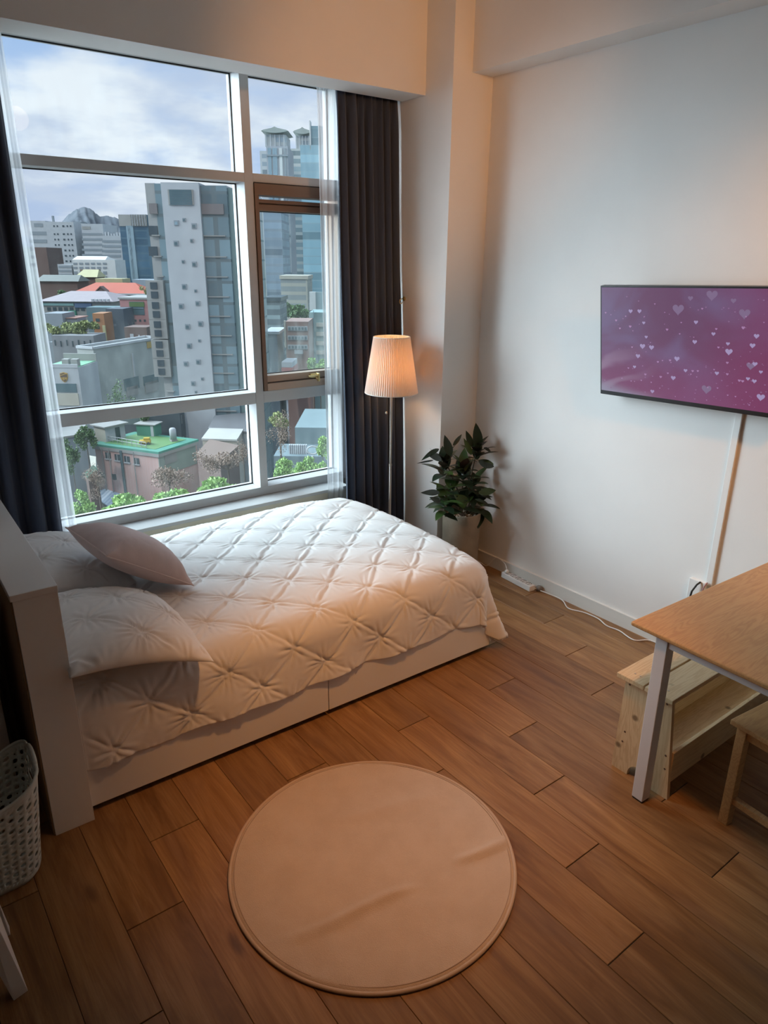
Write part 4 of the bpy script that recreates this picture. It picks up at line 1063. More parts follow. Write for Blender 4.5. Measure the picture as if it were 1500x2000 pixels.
b = Bld('office_building', (158, 437), 200, 424, CAMYAW, 22, 'grey banded office block in front of the right mountain slope')
b.body(C_wht)
for k in range(7): b.rect('window_band', C_grey, (160, 455+k*10.2), (200, 459.5+k*10.2))
b.rect('plant_louvre', C_conc, (160, 442), (177, 448))
b = Bld('office_building', (201, 460), 235, 420, CAMYAW, 22, 'low grey banded block with rooftop equipment left of the blue glass tower')
b.body(C_wht)
for k in range(8): b.rect('window_band', C_grey, (199, 469+k*9.5), (236, 474+k*9.5))
rng = random.Random(2)
for k in range(7): b.box('roof_unit', C_wht, k*1.6+.3, k*1.6+1.2, b.zt, b.zt+1.0+rng.random(), 2, 4)
b = Bld('office_building', (231, 419), 288, 385, CAMYAW, 24, 'blue glass office tower with a pale concrete crown left of the near tower')
b.body(m_windows('blue curtain wall', (.09, .19, .27), (.05, .13, .21), 3.2, 3.6, .8, .8))
b.rect('crown', C_conc, (231, 419), (288, 442), .3)
for k in range(13): b.rect('crown_fin', C_wht if k % 2 else C_conc, (256+k*2.5, 419), (257+k*2.5, 441), .9)
b.rect('corner_strip', C_lgl, (254, 441), (257.5, 548), .4); b.rect('corner_strip', C_lgl, (260, 441), (261, 548), .4)
# white hotel with arched gallery
b = Bld('apartment_building', (141, 507), 224, 352, CAMYAW, 14, 'bright white low apartment house with arched dormers below the grey blocks')
b.body(cmat('bright white', (.88, .90, .88)))
mr = MB(); w_ = b.w*.78; mr.add([b.M @ Vector(v) for v in ((0, 0, b.zt), (w_, 0, b.zt), (w_-.6, 5, b.zt+1.6), (.6, 5, b.zt+1.6), (0, 14, b.zt), (w_, 14, b.zt))], [(0, 1, 2, 3), (3, 2, 5, 4), (0, 3, 4), (1, 5, 2)])
obj('roof', mr, MATS['city bright white'], b.root)
for r_, (ya, yb) in enumerate(((513, 517), (521, 525), (530, 536), (539, 544))):
    for k in range(6): b.rect('window', C_grey, (143+k*11.5+r_*.4, ya), (151+k*11.5+r_*.4, yb))
b = Bld('apartment_building', (112, 516), 139, 352, CAMYAW, 12, 'low white flats with dark window rows left of the arched white house')
b.body(C_wht)
for k in range(3): b.rect('window_band', C_grey, (114, 519+k*8), (140, 523+k*8))
# yellow pitched roofs, brown annexes
def hiproof(nm, A, B, C, D, ridge, zt, m, parent): pass
b = Bld('house', (152, 541), 187, 320, CAMYAW, 10, 'house with a pale yellow sloped roof above the red roof hall')
b.body(C_brick)
obj('roof', MB().add([b.M @ Vector(v) for v in ((-1, -1, b.zt), (b.w+1, -1, b.zt), (b.w, 4.5, b.zt+3.0), (1, 4.5, b.zt+3.0), (b.w+1, 10, b.zt), (-1, 10, b.zt))], [(0, 1, 2, 3), (3, 2, 4, 5), (0, 3, 5), (1, 4, 2)]), C_yel, b.root)
b = Bld('house', (190, 552), 238, 305, CAMYAW, 9, 'house with a long pale yellow parapet roof right of the sloped one')
b.body(C_brick); b.box('roof', C_yel, -.5, b.w+.5, b.zt, b.zt+1.6, -.5, 9)
b = Bld('house', (160, 530), 181, 334, CAMYAW, 6, 'small brown roof-top house under the white arched flats'); b.body(C_brick); b.box('roof', cmat('brown shingle', (.27, .19, .15)), -.6, b.w+.6, b.zt, b.zt+.8, -.6, 8)
b = Bld('house', (75, 549), 150, 305, CAMYAW, 12, 'long dark brick house with a grey slate roof left of the red roof')
b.body(C_brick)
obj('roof', MB().add([b.M @ Vector(v) for v in ((-1, -1, b.zt), (b.w+1, -1, b.zt), (b.w, 5, b.zt+2.4), (0, 5, b.zt+2.4), (b.w+1, 12, b.zt), (-1, 12, b.zt))], [(0, 1, 2, 3), (3, 2, 4, 5), (0, 3, 5), (1, 4, 2)]), cmat('slate', (.22, .24, .22)), b.root)
b = Bld('low_building', (258, 546), 305, 320, CAMYAW, 12, 'pale blue-grey flat building right behind the red roofed hall'); b.body(cmat('pale blue panel', (.42, .50, .58)))
# red roof hall
b = Bld('hall', (143, 572), 283, 280, CAMYAW, 16, 'brown brick hall with a big orange-red hipped roof and a central gable')
b.body(C_brick)
q = b.w
obj('roof', MB().add([b.M @ Vector(v) for v in ((-.5, -1, b.zt), (q+.5, -1, b.zt), (q*.78, 8, b.zt+3.6), (q*.22, 8, b.zt+3.6), (q+.5, 17, b.zt), (-.5, 17, b.zt))], [(0, 1, 2, 3), (3, 2, 4, 5), (0, 3, 5), (1, 4, 2)]), C_red, b.root)
b.box('eaves', C_wht, -.5, q+.5, b.zt-.5, b.zt, -1.2, -.9)
gx = q*.415
obj('gable', MB().prism([(gx-1.9, b.zt-2.5), (gx+1.9, b.zt-2.5), (gx+1.9, b.zt+.3), (gx, b.zt+1.9), (gx-1.9, b.zt+.3)], 0, 2.2, M=b.M @ Matrix(((1, 0, 0, 0), (0, 0, 1, -2), (0, 1, 0, 0), (0, 0, 0, 1)))), C_brick, b.root)
obj('gable_roof', MB().prism([(gx-2.4, b.zt+.1), (gx, b.zt+2.1), (gx+2.4, b.zt+.1), (gx+2.4, b.zt+.5), (gx, b.zt+2.6), (gx-2.4, b.zt+.5)], 0, 3.5, M=b.M @ Matrix(((1, 0, 0, 0), (0, 0, 1, -2.2), (0, 1, 0, 0), (0, 0, 0, 1)))), cmat('dark tile', (.16, .09, .08)), b.root)
for k in range(9): b.rect('window', C_conc, (150+k*15, 579), (154+k*15, 584))
# grey barn roof block with teal fascia
b = Bld('market_building', (80, 588), 217, 232, CAMYAW, 24, 'long building with a lilac-grey roof and turquoise fascia in the middle distance')
b.body(C_conc)
q = b.w
obj('roof', MB().add([b.M @ Vector(v) for v in ((-1, -1, b.zt), (q+1, -1, b.zt), (q*.72, 13, b.zt+2.6), (q*.2, 13, b.zt+2.6), (q+1, 24, b.zt), (-1, 24, b.zt))], [(0, 1, 2, 3), (3, 2, 4, 5), (0, 3, 5), (1, 4, 2)]), cmat('lilac roofing', (.42, .36, .38)), b.root)
b.rect('fascia', cmat('turquoise fascia', (.28, .52, .52)), (82, 592), (145, 597), .4); b.rect('fascia', cmat('blue fascia', (.12, .20, .36)), (146, 592), (180, 601), .4)
for k in range(8): b.rect('window', C_dark, (92+k*11, 600), (100+k*11, 607))
for k in range(5): b.rect('awning', C_wht, (180+k*7.4, 584), (185+k*7.4, 590), .8)
b.rect('lower_wall', C_grey, (84, 610), (150, 622), .3); b.rect('green_awning', C_green, (136, 606), (151, 616), 1.0)
b = Bld('house', (122, 622), 150, 198, CAMYAW, 6, 'low house with a salmon terrace roof above the roof trees'); b.body(C_grey); b.box('terrace', cmat('salmon tile', (.50, .26, .20)), 0, b.w, b.zt, b.zt+.2, -.3, 8)
b = Bld('glass_building', (168, 600), 232, 220, CAMYAW, 8, 'low building with turquoise glazing left of the pink building'); b.body(m_windows('turquoise glazing', (.20, .30, .33), (.16, .30, .32), 2.4, 3, .8, .6))
b = Bld('house', (180, 612), 202, 190, CAMYAW, 6, 'narrow orange building with dark windows beside the blue-grey block')
b.body(cmat('orange render', (.50, .22, .09)))
for k in range(3): b.rect('window', C_dark, (187, 622+k*14), (195, 628+k*14))
b.box('yellow_edge', C_yel, b.w-.6, b.w+.1, b.zb, b.zt-3, -.3, .2)
b = Bld('office_building', (206, 603), 240, 198, CAMYAW, 8, 'dark slate-blue block with few windows beside the orange building'); b.body(m_windows('slate cladding', (.085, .115, .155), (.16, .2, .24), 4.6, 5.3, .1, .12))
# pink commercial block
b = Bld('commercial_building', (233, 583), 303, 206, CAMYAW, 10, 'pink commercial building with a large display window left of the tower')
b.body(C_pink, 'body'); b.box('parapet', C_conc, -.3, b.w+.3, b.zt-.2, b.zt+.3, -.3, 16)
b.rect('show_window', C_gl, (252, 589), (283, 615)); b.rect('show_window_foliage', cmat('foliage print', (.12, .22, .06)), (252.5, 590), (282.5, 599), .25)
b.rect('window_rail', C_lgl, (255, 601.5), (281, 602.5), .3)
for k in range(4): b.rect('window', C_dark, (254+k*9, 624), (258+k*9, 628))
b.rect('window', C_dark, (295, 602), (301, 611)); b.rect('window', C_dark, (296, 617), (303, 640))
b.rect('canopy', cmat('yellow van', (.60, .50, .08)), (287, 640), (303, 646), 1.0)
b = Bld('house', (242, 639), 286, 186, CAMYAW, 7, 'brown brick house standing below the pink building')
b.body(C_brick)
for q in ((254, 652, 262, 664), (270, 654, 274, 664)): b.rect('window', C_wht, q[:2], q[2:])
b = Bld('house', (290, 646), 316, 196, CAMYAW, 7, 'small white house between the pink building and the tower'); b.body(C_wht)
# stone facade with roof garden trees
b = Bld('apartment_building', (84, 612), 121, 196, CAMYAW, 8, 'grey stone apartment block at the left behind the sheer curtain'); b.body(C_grey)
b = Bld('apartment_building', (100, 655), 182, 178, CAMYAW, 8, 'grey stone facade with tall narrow windows below the roof trees')
b.body(cmat('grey stone', (.30, .31, .33)))
for k in range(7): b.rect('window', C_dark, (106+k*11.5, 664+(k % 2)*2), (110+k*11.5, 675+(k % 2)*2))
# ---- pale flat-roofed building with delivery sign
ZR = -16.5
c1, c2, c3, c0_ = atz(150, 680, ZR), atz(182, 682, ZR), atz(314, 661, ZR), None
e_ = (c3-c2); c4 = c1+e_
wb = root('warehouse', (c2.x, c2.y, GZ), 'big pale grey-green flat-roofed building in front of the tower with a bright left side', 'building')
poly = [(c1.x, c1.y), (c2.x, c2.y), (c3.x, c3.y), (c4.x, c4.y)]
C_pale = cmat('pale grey render', (.50, .53, .50))
obj('body', MB().prism(poly, GZ, ZR), C_pale, wb)
pr = MB()
for i in range(4):
    a, q = Vector((*poly[i], 0)), Vector((*poly[(i+1) % 4], 0)); t_ = (q-a).normalized(); n2 = Vector((-t_.y, t_.x, 0))*.25
    pr.add([a-n2+Vector((0, 0, ZR)), q-n2+Vector((0, 0, ZR)), q+n2+Vector((0, 0, ZR)), a+n2+Vector((0, 0, ZR)), a-n2+Vector((0, 0, ZR+.5)), q-n2+Vector((0, 0, ZR+.5)), q+n2+Vector((0, 0, ZR+.5)), a+n2+Vector((0, 0, ZR+.5))], [(4, 5, 6, 7), (0, 1, 5, 4), (1, 2, 6, 5), (2, 3, 7, 6), (3, 0, 4, 7)])
obj('parapet', pr, C_wht, wb)
class Face:      # facade helper on an arbitrary wall
    def __init__(s, A, B, rt): s.A = Vector((A.x, A.y, 0)); s.t = Vector((B.x-A.x, B.y-A.y, 0)).normalized(); s.n = Vector((-s.t.y, s.t.x, 0)); s.root = rt; s.M = Matrix(((s.t.x, s.n.x, 0, A.x), (s.t.y, s.n.y, 0, A.y), (0, 0, 1, 0), (0, 0, 0, 1)))
    u = Bld.u
    def rect(s, nm, m, a, b, off=.15, back=.05):
        (x0, z1), (x1, z0) = s.u(*a), s.u(*b)
        return obj(nm, MB().box(min(x0, x1), max(x0, x1), -off, back, min(z0, z1), max(z0, z1), M=s.M), m, s.root)
f = Face(c2, c3, wb)
f.rect('window', C_gl, (241, 741), (272, 757)); f.rect('window', C_gl, (279, 736), (309, 746))
f.rect('window_grille', C_conc, (246, 757), (270, 770)); f.rect('window_grille', C_conc, (282, 748), (309, 762))
f.rect('wall_sign', cmat('orange sign', (.62, .42, .12)), (286, 668), (313, 676)); f.rect('drain_pipe', C_wht, (258, 690), (261, 735), .3)
sb = Bld('shop_building', (104, 718), 152, 142, CAMYAW, 10, 'white shop building with a brown and gold shield sign and a mint green roof', zb=GZ)
sb.body(C_wht); sb.box('roof', C_mint, -2, sb.w-.2, sb.zt-.1, sb.zt+.15, .3, 9.8)
sb.box('parapet', C_wht, -2, sb.w, sb.zt, sb.zt+.7, -.1, .15); sb.box('rear_parapet', C_conc, -2, sb.w, sb.zt, sb.zt+1.6, 9.6, 10)
sb.rect('window_band', C_gl, (107, 749), (151, 766)); sb.rect('lower_wall', C_cream, (112, 768), (156, 792), .2)
for k in range(2): sb.box('roof_unit', C_conc, sb.w-3.6+k*1.8, sb.w-2.3+k*1.8, sb.zt+.15, sb.zt+1.5, 1.2, 2.6)
# shield emblem
lx0, lz0 = sb.u(125.5, 736.5); S_ = (sb.u(133, 736)[0]-sb.u(118, 736)[0])/2
def shield(s): return [(-s, s*1.0), (-s*.55, s*1.12), (0, s*1.28), (s*.55, s*1.12), (s, s*1.0), (s*1.0, -.05*s), (s*.78, -s*.65), (s*.4, -s*1.1), (0, -s*1.35), (-s*.4, -s*1.1), (-s*.78, -s*.65), (-s, -.05*s)]
EM = lambda dy: sb.M @ Matrix.Translation((lx0, dy, lz0)) @ Matrix(((1, 0, 0, 0), (0, 0, -1, 0), (0, 1, 0, 0), (0, 0, 0, 1)))
C_gold = cmat('sign gold', (.72, .42, .05)); C_brn = cmat('sign brown', (.13, .06, .025))
obj('shield_border', MB().prism(shield(S_), 0, .12, M=EM(-.02)), C_gold, sb.root)
obj('shield_field', MB().prism(shield(S_*.87), 0, .05, M=EM(-.14)), C_brn, sb.root)
def text_mesh(txt, size, M, m, parent, name, ext=.02, bold=.0):
    cu = bpy.data.curves.new('t', 'FONT'); cu.body = txt; cu.size = size; cu.align_x = 'CENTER'; cu.align_y = 'CENTER'; cu.extrude = ext; cu.offset = bold
    to_ = bpy.data.objects.new('t', cu); COL.objects.link(to_); dg = bpy.context.evaluated_depsgraph_get(); dg.update()
    me = bpy.data.meshes.new_from_object(to_.evaluated_get(dg)); COL.objects.unlink(to_); bpy.data.objects.remove(to_)
    mb = MB(); mb.add([M @ v.co for v in me.vertices], [tuple(p.vertices) for p in me.polygons]); bpy.data.meshes.remove(me)
    return obj(name, mb, m, parent)
text_mesh('ups', S_*1.15, EM(-.20) @ Matrix.Translation((0, -S_*.22, 0)), C_gold, sb.root, 'shield_lettering', .02, S_*.03)
obj('shield_arc', MB().prism([(-S_*.87, S_*.42), (-S_*.3, S_*.50), (S_*.3, S_*.74), (S_*.84, S_*.84), (S_*.84, S_*.96), (S_*.2, S_*.86), (-S_*.4, S_*.64), (-S_*.87, S_*.54)], 0, .04, M=EM(-.19)), C_gold, sb.root)

# ---- the near tower --------------------------------------------------
tw = Bld('tower_block', (283, 356), 470, 128, CAMYAW, 20, 'tall near tower with a white spine of small square windows and glazed floors', zb=GZ-2)
M_curt = m_windows('glazed floors', (.20, .26, .28), (.22, .32, .36), 1.1, 3.54, .86, .86)
def strip(nm, m, xa, xb, top_px, off, y1=20):
    x0, z1 = tw.u(xa, top_px); x1, _ = tw.u(xb, top_px)
    return tw.box(nm, m, x0, x1, tw.zb, z1, off, y1), x0, x1, z1
strip('service_side', cmat('light stone', (.46, .47, .46)), 281, 300, 357, .4)
strip('left_glazing', M_curt, 300, 317, 358, .2)
_, sx0, sx1, szt = strip('spine', C_wht, 316, 390, 357, -.8)
strip('right_glazing', M_curt, 390, 442, 362, .0)
strip('corner_glazing', m_windows('greenish corner glazing', (.30, .44, .44), (.26, .40, .42), 2.0, 3.54, .9, .9), 442, 472, 366, .9)
S = lambda x, y: (270+x/4.348, 340+y/4.348)
sq = [(325, 415, 19), (390, 388, 13), (474, 440, 20), (322, 588, 19), (455, 565, 14), (382, 743, 12), (476, 765, 19), (392, 955, 20), (488, 991, 11), (364, 1121, 20), (505, 1097, 19), (419, 1295, 20), (529, 1270, 20), (520, 1414, 11), (434, 1458, 20), (405, 1610, 19), (510, 1594, 19), (545, 1738, 12), (467, 1777, 18), (455, 1960, 14), (490, 1850, 10)]
def spine_u(px_, py_):
    r = ray(px_, py_); k = (tw.A-tw.n*.8-CAM).dot(tw.n)/r.dot(tw.n); P_ = CAM+r*k; return (P_-tw.A).dot(tw.t), P_.z
for x, y, s in sq:
    u_, z_ = spine_u(*S(x, y)); h_ = s/4.348*.0885*1.05
    w_ = root if False else tw.box('window_frame', C_grey, u_-h_, u_+h_, z_-h_, z_+h_, -.9, -.78)
    o_ = obj('pane', MB().box(u_-h_*.65, u_+h_*.5, -.93, -.88, z_-h_*.75, z_+h_*.45, M=tw.M), C_lgl if y == 415 else C_gl, w_)
(u0, z1), (u1, z0) = spine_u(*S(250, 130)), spine_u(*S(475, 262))
fm = tw.box('louvre_frame', C_conc, u0, u1, z0, z1, -.95, -.78)
for k in range(9):
    zz = z0+(z1-z0)*(k+.5)/9; obj('louvre_slat', MB().box(u0+.25, u1-.25, -1.02, -.94, zz-.16, zz+.08, M=tw.M), C_gl, fm)
for k, y in enumerate((298, 525, 703, 873, 1042, 1207, 1372, 1531, 1690, 1850, 2010, 2170, 2330)):
    _, zz = tw.u(*S(650, y)); x0, _ = tw.u(391, 500); x1, _ = tw.u(443, 500); hh = 1.6 if k == 0 else .18
    tw.box('floor_band', C_conc if k else cmat('brown band', (.26, .23, .23)), x0, x1, zz-hh/2, zz+hh/2, -.25, .1)
    x0, _ = tw.u(300.5, 500); x1, _ = tw.u(316, 500); tw.box('floor_band', C_conc if k else MATS['city brown band'], x0, x1, zz-hh/2, zz+hh/2, -.2, .3)
for k, y in enumerate((480, 655, 985, 1150, 1310, 1480, 1635)):
    u_, z_ = tw.u(*S(115 if k < 2 else 150+(k-2)*15, y))
    if k < 2: tw.box('dark_louvre', C_dark, u_-.6, u_+.9, z_-.75, z_+.75, .2, .5)
    else:
        bx_ = tw.box('balcony', C_conc, u_-1.4, u_+1.6, z_-1.7, z_+1.6, -.9, .5)
        for q in (.75, -.75): obj('condenser', MB().box(u_-.6, u_+.6, -1.05, -.9, z_+q-.55, z_+q+.55, M=tw.M), C_dark, bx_)
# ---- brick house with the green roof (lower pane) ----------------------
ZG = -27.0
g1, g2, g3 = atz(184, 866, ZG), atz(308, 882, ZG), atz(383, 858, ZG)
g4 = g1+(g3-g2)
gh = root('brick_house', (g2.x, g2.y, GZ), 'pink brick house with a turquoise-green flat roof seen through the lower window pane', 'building')
poly = [(p.x, p.y) for p in (g1, g2, g3, g4)]
mbk, nbk, bbk = newmat('pink brick'); nb_ = nbk.noise(nbk.coord(), 1.2, 4, .6); bt = nbk.new('ShaderNodeTexBrick'); nbk.set(bt.inputs['Vector'], nbk.scale(nbk.coord(), (1, 1, 1))); bt.inputs['Scale'].default_value = 2.2
bt.inputs['Color1'].default_value = (.46, .27, .24, 1); bt.inputs['Color2'].default_value = (.40, .23, .21, 1); bt.inputs['Mortar'].default_value = (.5, .42, .38, 1)
nbk.set(bbk.inputs['Base Color'], nbk.mix(nb_, bt.outputs[0], (.42, .28, .26))); bbk.inputs['Roughness'].default_value = .9
obj('body', MB().prism(poly, GZ, ZG-.9), mbk, gh)
cen = Vector((sum(p[0] for p in poly)/4, sum(p[1] for p in poly)/4, 0))
big_ = [(cen.x+(p[0]-cen.x)*1.05, cen.y+(p[1]-cen.y)*1.05) for p in poly]
obj('eaves', MB().prism(big_, ZG-.9, ZG-.35), C_conc, gh)
obj('roof', MB().prism(big_, ZG-.35, ZG), cmat('turquoise roof paint', (.10, .40, .29)), gh)
sml = [(cen.x+(p[0]-cen.x)*.80, cen.y+(p[1]-cen.y)*.80) for p in poly]
obj('roof_lawn', MB().prism(sml, ZG, ZG+.05), cmat('roof lawn', (.16, .36, .12)), gh)
f = Face(g1, g2, gh)
for k in range(4):
    px_ = 206+k*18.5; w_ = f.rect('window', C_dark, (px_, 883+k*3.6), (px_+11.5, 896+k*3.6))
    (x0, z1), (x1, z0) = f.u(px_, 883+k*3.6), f.u(px_+11.5, 896+k*3.6); lo, hi = min(x0, x1), max(x0, x1)
    obj('window_sill', MB().box(lo-.1, hi+.1, -.3, 0, min(z0, z1)-.15, min(z0, z1), M=f.M), C_wht, w_)
    obj('window_bar', MB().box((lo+hi)/2-.05, (lo+hi)/2+.05, -.2, -.1, min(z0, z1), max(z0, z1), M=f.M), C_wht, w_)
for k in range(2): f.rect('window', C_dark, (196+k*22, 922+k*3), (206+k*22, 934+k*3))
for px_ in (200, 214, 238, 262): 
    u_, z_ = f.u(px_, 872+(px_-184)*.13); obj('downpipe', MB().tube([f.M @ Vector((u_, -.3, z_)), f.M @ Vector((u_, -.3, z_-9))], .07 if px_ != 238 else .22, 6), C_conc if px_ != 238 else C_gl, gh)
f2 = Face(g2, g3, gh); f2.rect('render_band', cmat('green grey render', (.38, .46, .40)), (309, 893), (384, 905), .1); f2.rect('side_window', C_conc, (320, 890), (345, 900), .15)
def roofbox(nm, px_a, py_a, px_b, py_b, d, h, m, parent):
    A, B = atz(px_a, py_a, ZG), atz(px_b, py_b, ZG); t_ = (B-A).normalized(); n_ = Vector((-t_.y, t_.x, 0)); L = (B-A).length
    M_ = Matrix(((t_.x, n_.x, 0, A.x), (t_.y, n_.y, 0, A.y), (0, 0, 1, 0), (0, 0, 0, 1)))
    return obj(nm, MB().box(0, L, 0, d, ZG, ZG+h, M=M_), m, parent), M_, L
o1, M1, L1 = roofbox('roof_hut', 208, 864, 246, 855, 3.0, 2.5, C_wht, gh)
obj('hut_roof', MB().box(-.4, L1+.5, -.5, 3.4, ZG+2.5, ZG+2.7, M=M1), C_conc, gh); obj('hut_door', MB().box(L1*.50, L1*.72, -.08, 0, ZG, ZG+2.1, M=M1), C_dark, gh)
roofbox('hut_side', 187, 860, 208, 864, 3.0, 2.4, C_cream, gh)
o2, M2, L2 = roofbox('green_shed', 268, 851, 303, 853, 2.4, 2.0, C_green, gh)
obj('shed_roof', MB().box(-.3, L2+.3, -.3, 2.6, ZG+2.0, ZG+2.15, M=M2), C_conc, gh); obj('shed_door', MB().box(L2*.8, L2*.95, -.1, 0, ZG, ZG+1.9, M=M2), C_wht, gh)
yb = root('roof_machine', tuple(atz(284, 868, ZG)), 'small yellow machine parked on the green roof of the brick house', 'machine'); A = atz(284, 868, ZG)
Y_ = cmat('machine yellow', (.75, .50, .03))
obj('hull', MB().box(-.9, .9, -.5, .5, .25, .75, M=Matrix.Translation(A) @ Matrix.Rotation(-.5, 4, 'Z')), Y_, yb, bevel=.08)
obj('hood', MB().box(-.2, .8, -.35, .35, .75, 1.15, M=Matrix.Translation(A) @ Matrix.Rotation(-.5, 4, 'Z')), Y_, yb, bevel=.08)
for sx_ in (-.6, .6):
    for sy_ in (-.5, .5): obj('wheel', MB().lathe([(.001, -.1), (.25, -.1), (.25, .1), (.001, .1)], n=14, M=Matrix.Translation(A) @ Matrix.Rotation(-.5, 4, 'Z') @ Matrix.Translation((sx_, sy_, .25)) @ Matrix.Rotation(PI/2, 4, 'X')), C_dark, yb)
tk = root('water_tank', tuple(atz(339, 861, ZG+.06)), 'white roof tank standing at the right corner of the green roof', 'tank'); A = atz(339, 861, ZG+.06)
obj('tank', MB().lathe([(.001, .3), (.55, .3), (.55, 2.0), (.4, 2.2), (.001, 2.25)], tuple(A), 16), C_wht, tk, smooth=True)
obj('tank_stand', MB().box(A.x-.5, A.x+.5, A.y-.5, A.y+.5, A.z, A.z+.3), C_conc, tk)
rl_ = root('roof_railing', tuple(atz(250, 875, ZG)), 'grey metal pipes and railing along the front edge of the green roof', 'railing')
pa, pb = atz(212, 863, ZG), atz(286, 876, ZG); rm = MB()
for h in (.5, 1.0): rm.tube([pa+Vector((0, 0, h)), pb+Vector((0, 0, h))], .06, 6)
for k in range(9): q = pa+(pb-pa)*k/8; rm.tube([q, q+Vector((0, 0, 1.0))], .05, 6)
obj('rail', rm, cmat('galvanised', (.5, .52, .52), .5), rl_)
# pale annexe, blue roof, sheds, walls around it
def low(nm, pts, z, m, mr_, label, zb=GZ, th=.3):
    P_ = [atz(*p, z) for p in pts]; poly = [(p.x, p.y) for p in P_]
    r_ = root(nm, (P_[0].x, P_[0].y, zb), label, 'building'); obj('body', MB().prism(poly, zb, z-th), m, r_)
    c = (sum(p[0] for p in poly)/len(poly), sum(p[1] for p in poly)/len(poly)); big = [(c[0]+(x-c[0])*1.04, c[1]+(y-c[1])*1.04) for x, y in poly]
    obj('roof', MB().prism(big, z-th, z), mr_, r_); return r_
low('low_building', [(120, 905), (186, 922), (186, 892), (120, 880)], -34, C_cream, C_cream, 'cream flat building at the left of the pink brick house')
low('shed', [(172, 932), (190, 915), (182, 908), (166, 924)], -29, C_brick, C_green, 'tiny shed with a green roof beside the pink brick house')
bs_ = root('shed_roof_house', tuple(atz(230, 960, -36)), 'low house with a light blue corrugated roof below the pink brick house', 'building')
q = [atz(180, 965, -35), atz(272, 925, -34), atz(312, 948, -35), atz(215, 992, -36)]
mcr, ncr, bcr = newmat('blue corrugated roof'); xx, yy, zz = ncr.sep(ncr.coord()); ncr.set(bcr.inputs['Base Color'], ncr.mix(ncr.smooth(ncr.math('SINE', ncr.math('MULTIPLY', ncr.math('SUBTRACT', yy, xx), 7)), -.5, .5), (.36, .46, .56), (.52, .60, .68)))
obj('roof', MB().add([p for p in q]+[p-Vector((0, 0, .2)) for p in q], [(0, 1, 2, 3), (7, 6, 5, 4), (0, 4, 5, 1), (1, 5, 6, 2), (2, 6, 7, 3), (3, 7, 4, 0)]), mcr, bs_)
obj('body', MB().prism([(cen_.x, cen_.y) for cen_ in [p*.97+(q[0]+q[2])*.015 for p in q]], GZ, -36.3), C_conc, bs_)
low('long_shed', [(395, 856), (462, 858), (474, 838), (410, 836)], -24.5, C_cream, cmat('white fibre roof', (.66, .65, .60)), 'building with a white corrugated roof right of the tower foot')
low('old_house', [(385, 885), (430, 900), (465, 870), (410, 858)], -24.6, C_brick, cmat('rusty debris roof', (.30, .21, .17)), 'old brown tiled house below the white corrugated roof')
low('tiled_house', [(408, 836), (482, 842), (482, 806), (420, 812)], -24.6, C_wht, cmat('grey tile', (.20, .20, .21)), 'white house with a dark tiled roof behind the white corrugated roof')
low('low_building', [(100, 856), (166, 846), (166, 826), (100, 832)], -24, C_grey, C_conc, 'grey walled building at the left behind the brick house')
wl_ = Bld('tower_annexe', (232, 800), 350, 124, CAMYAW, 3, 'dark building behind the green roof at the foot of the tower', zb=GZ); wl_.body(m_windows('dark annexe', (.10, .13, .15), (.16, .2, .2), 3, 4, .3, .4))

# ---- right-hand bay ---------------------------------------------------
M_ivory = m_windows('ivory grid facade', (.66, .70, .72), (.34, .42, .48), 4.4, 3.9, .62, .55)  # skyline facades: distance haze is put into the pale wall and glass colours
M_ivory2 = m_windows('ivory grid facade b', (.70, .74, .73), (.30, .40, .44), 5.2, 4.2, .66, .6)
M_aqua = m_windows('aqua curtain wall', (.40, .60, .68), (.32, .54, .64), 3.0, 4.0, .9, .88)
def crown(b, x0, x1, z, h, m):
    w_ = x1-x0
    b.box('crown_storey', m, x0+w_*.08, x1-w_*.08, z, z+h*.62, 2, 20)
    for k in range(5): q = x0+w_*(.10+.18*k); b.box('crown_pier', C_wht, q, q+w_*.05, z, z+h*.62, 1.4, 2)
    n_ = 9; pts = []
    pr_ = [(x0-w_*.04, z+h*.78)]+[(x0+w_*(k/n_), z+h*(.68+.10*abs(k/n_*2-1)**2)) for k in range(n_+1)]+[(x1+w_*.04, z+h*.78), (x1-w_*.05, z+h*.84), (x0+w_*.62, z+h*.93), (x0+w_*.5, z+h), (x0+w_*.38, z+h*.93), (x0+w_*.05, z+h*.84)]
    obj('crown_roof', MB().prism(pr_, -22, 0, M=b.M @ Matrix(((1, 0, 0, 0), (0, 0, -1, 0), (0, 1, 0, 0), (0, 0, 0, 1)))), cmat('sage crown', (.50, .56, .52)), b.root)
b = Bld('skyscraper', (505, 285), 562, 425, CAMYAW, 24, 'left one of two ivory towers with winged crowns, seen in the right window bay', zb=-20)
b.box('side_wing', M_ivory, 0, b.w*.28, b.zb, b.zt-2, 3, 24); b.box('body', cmat('lilac stone', (.52, .55, .60)), b.w*.26, b.w, b.zb, b.zt, 0, 24)
for x0, x1, m in ((.31, .42, C_lgl), (.47, .62, C_lgl), (.70, .80, cmat('bright white', (.8, .8, .8))), (.86, .93, C_grey)): b.box('glass_strip', m, b.w*x0, b.w*x1, b.zb, b.zt-1, -.5, 0)
for k in range(9): b.box('belt', C_grey, b.w*.27, b.w, b.zt-5-k*20, b.zt-4.2-k*20, -.9, 0)
(x0, z_), (x1, _) = b.u(513, 285), b.u(562, 285); crown(b, x0, x1, b.zt, b.u(535, 247)[1]-b.zt, M_ivory)
b = Bld('skyscraper', (560, 290), 607, 462, CAMYAW, 24, 'right one of two ivory towers with winged crowns, grid-windowed front', zb=-20)
b.body(M_ivory2)
b.box('corner_pier', MATS['city bright white'], b.w*.86, b.w*.93, b.zb, b.zt, -.8, 0)
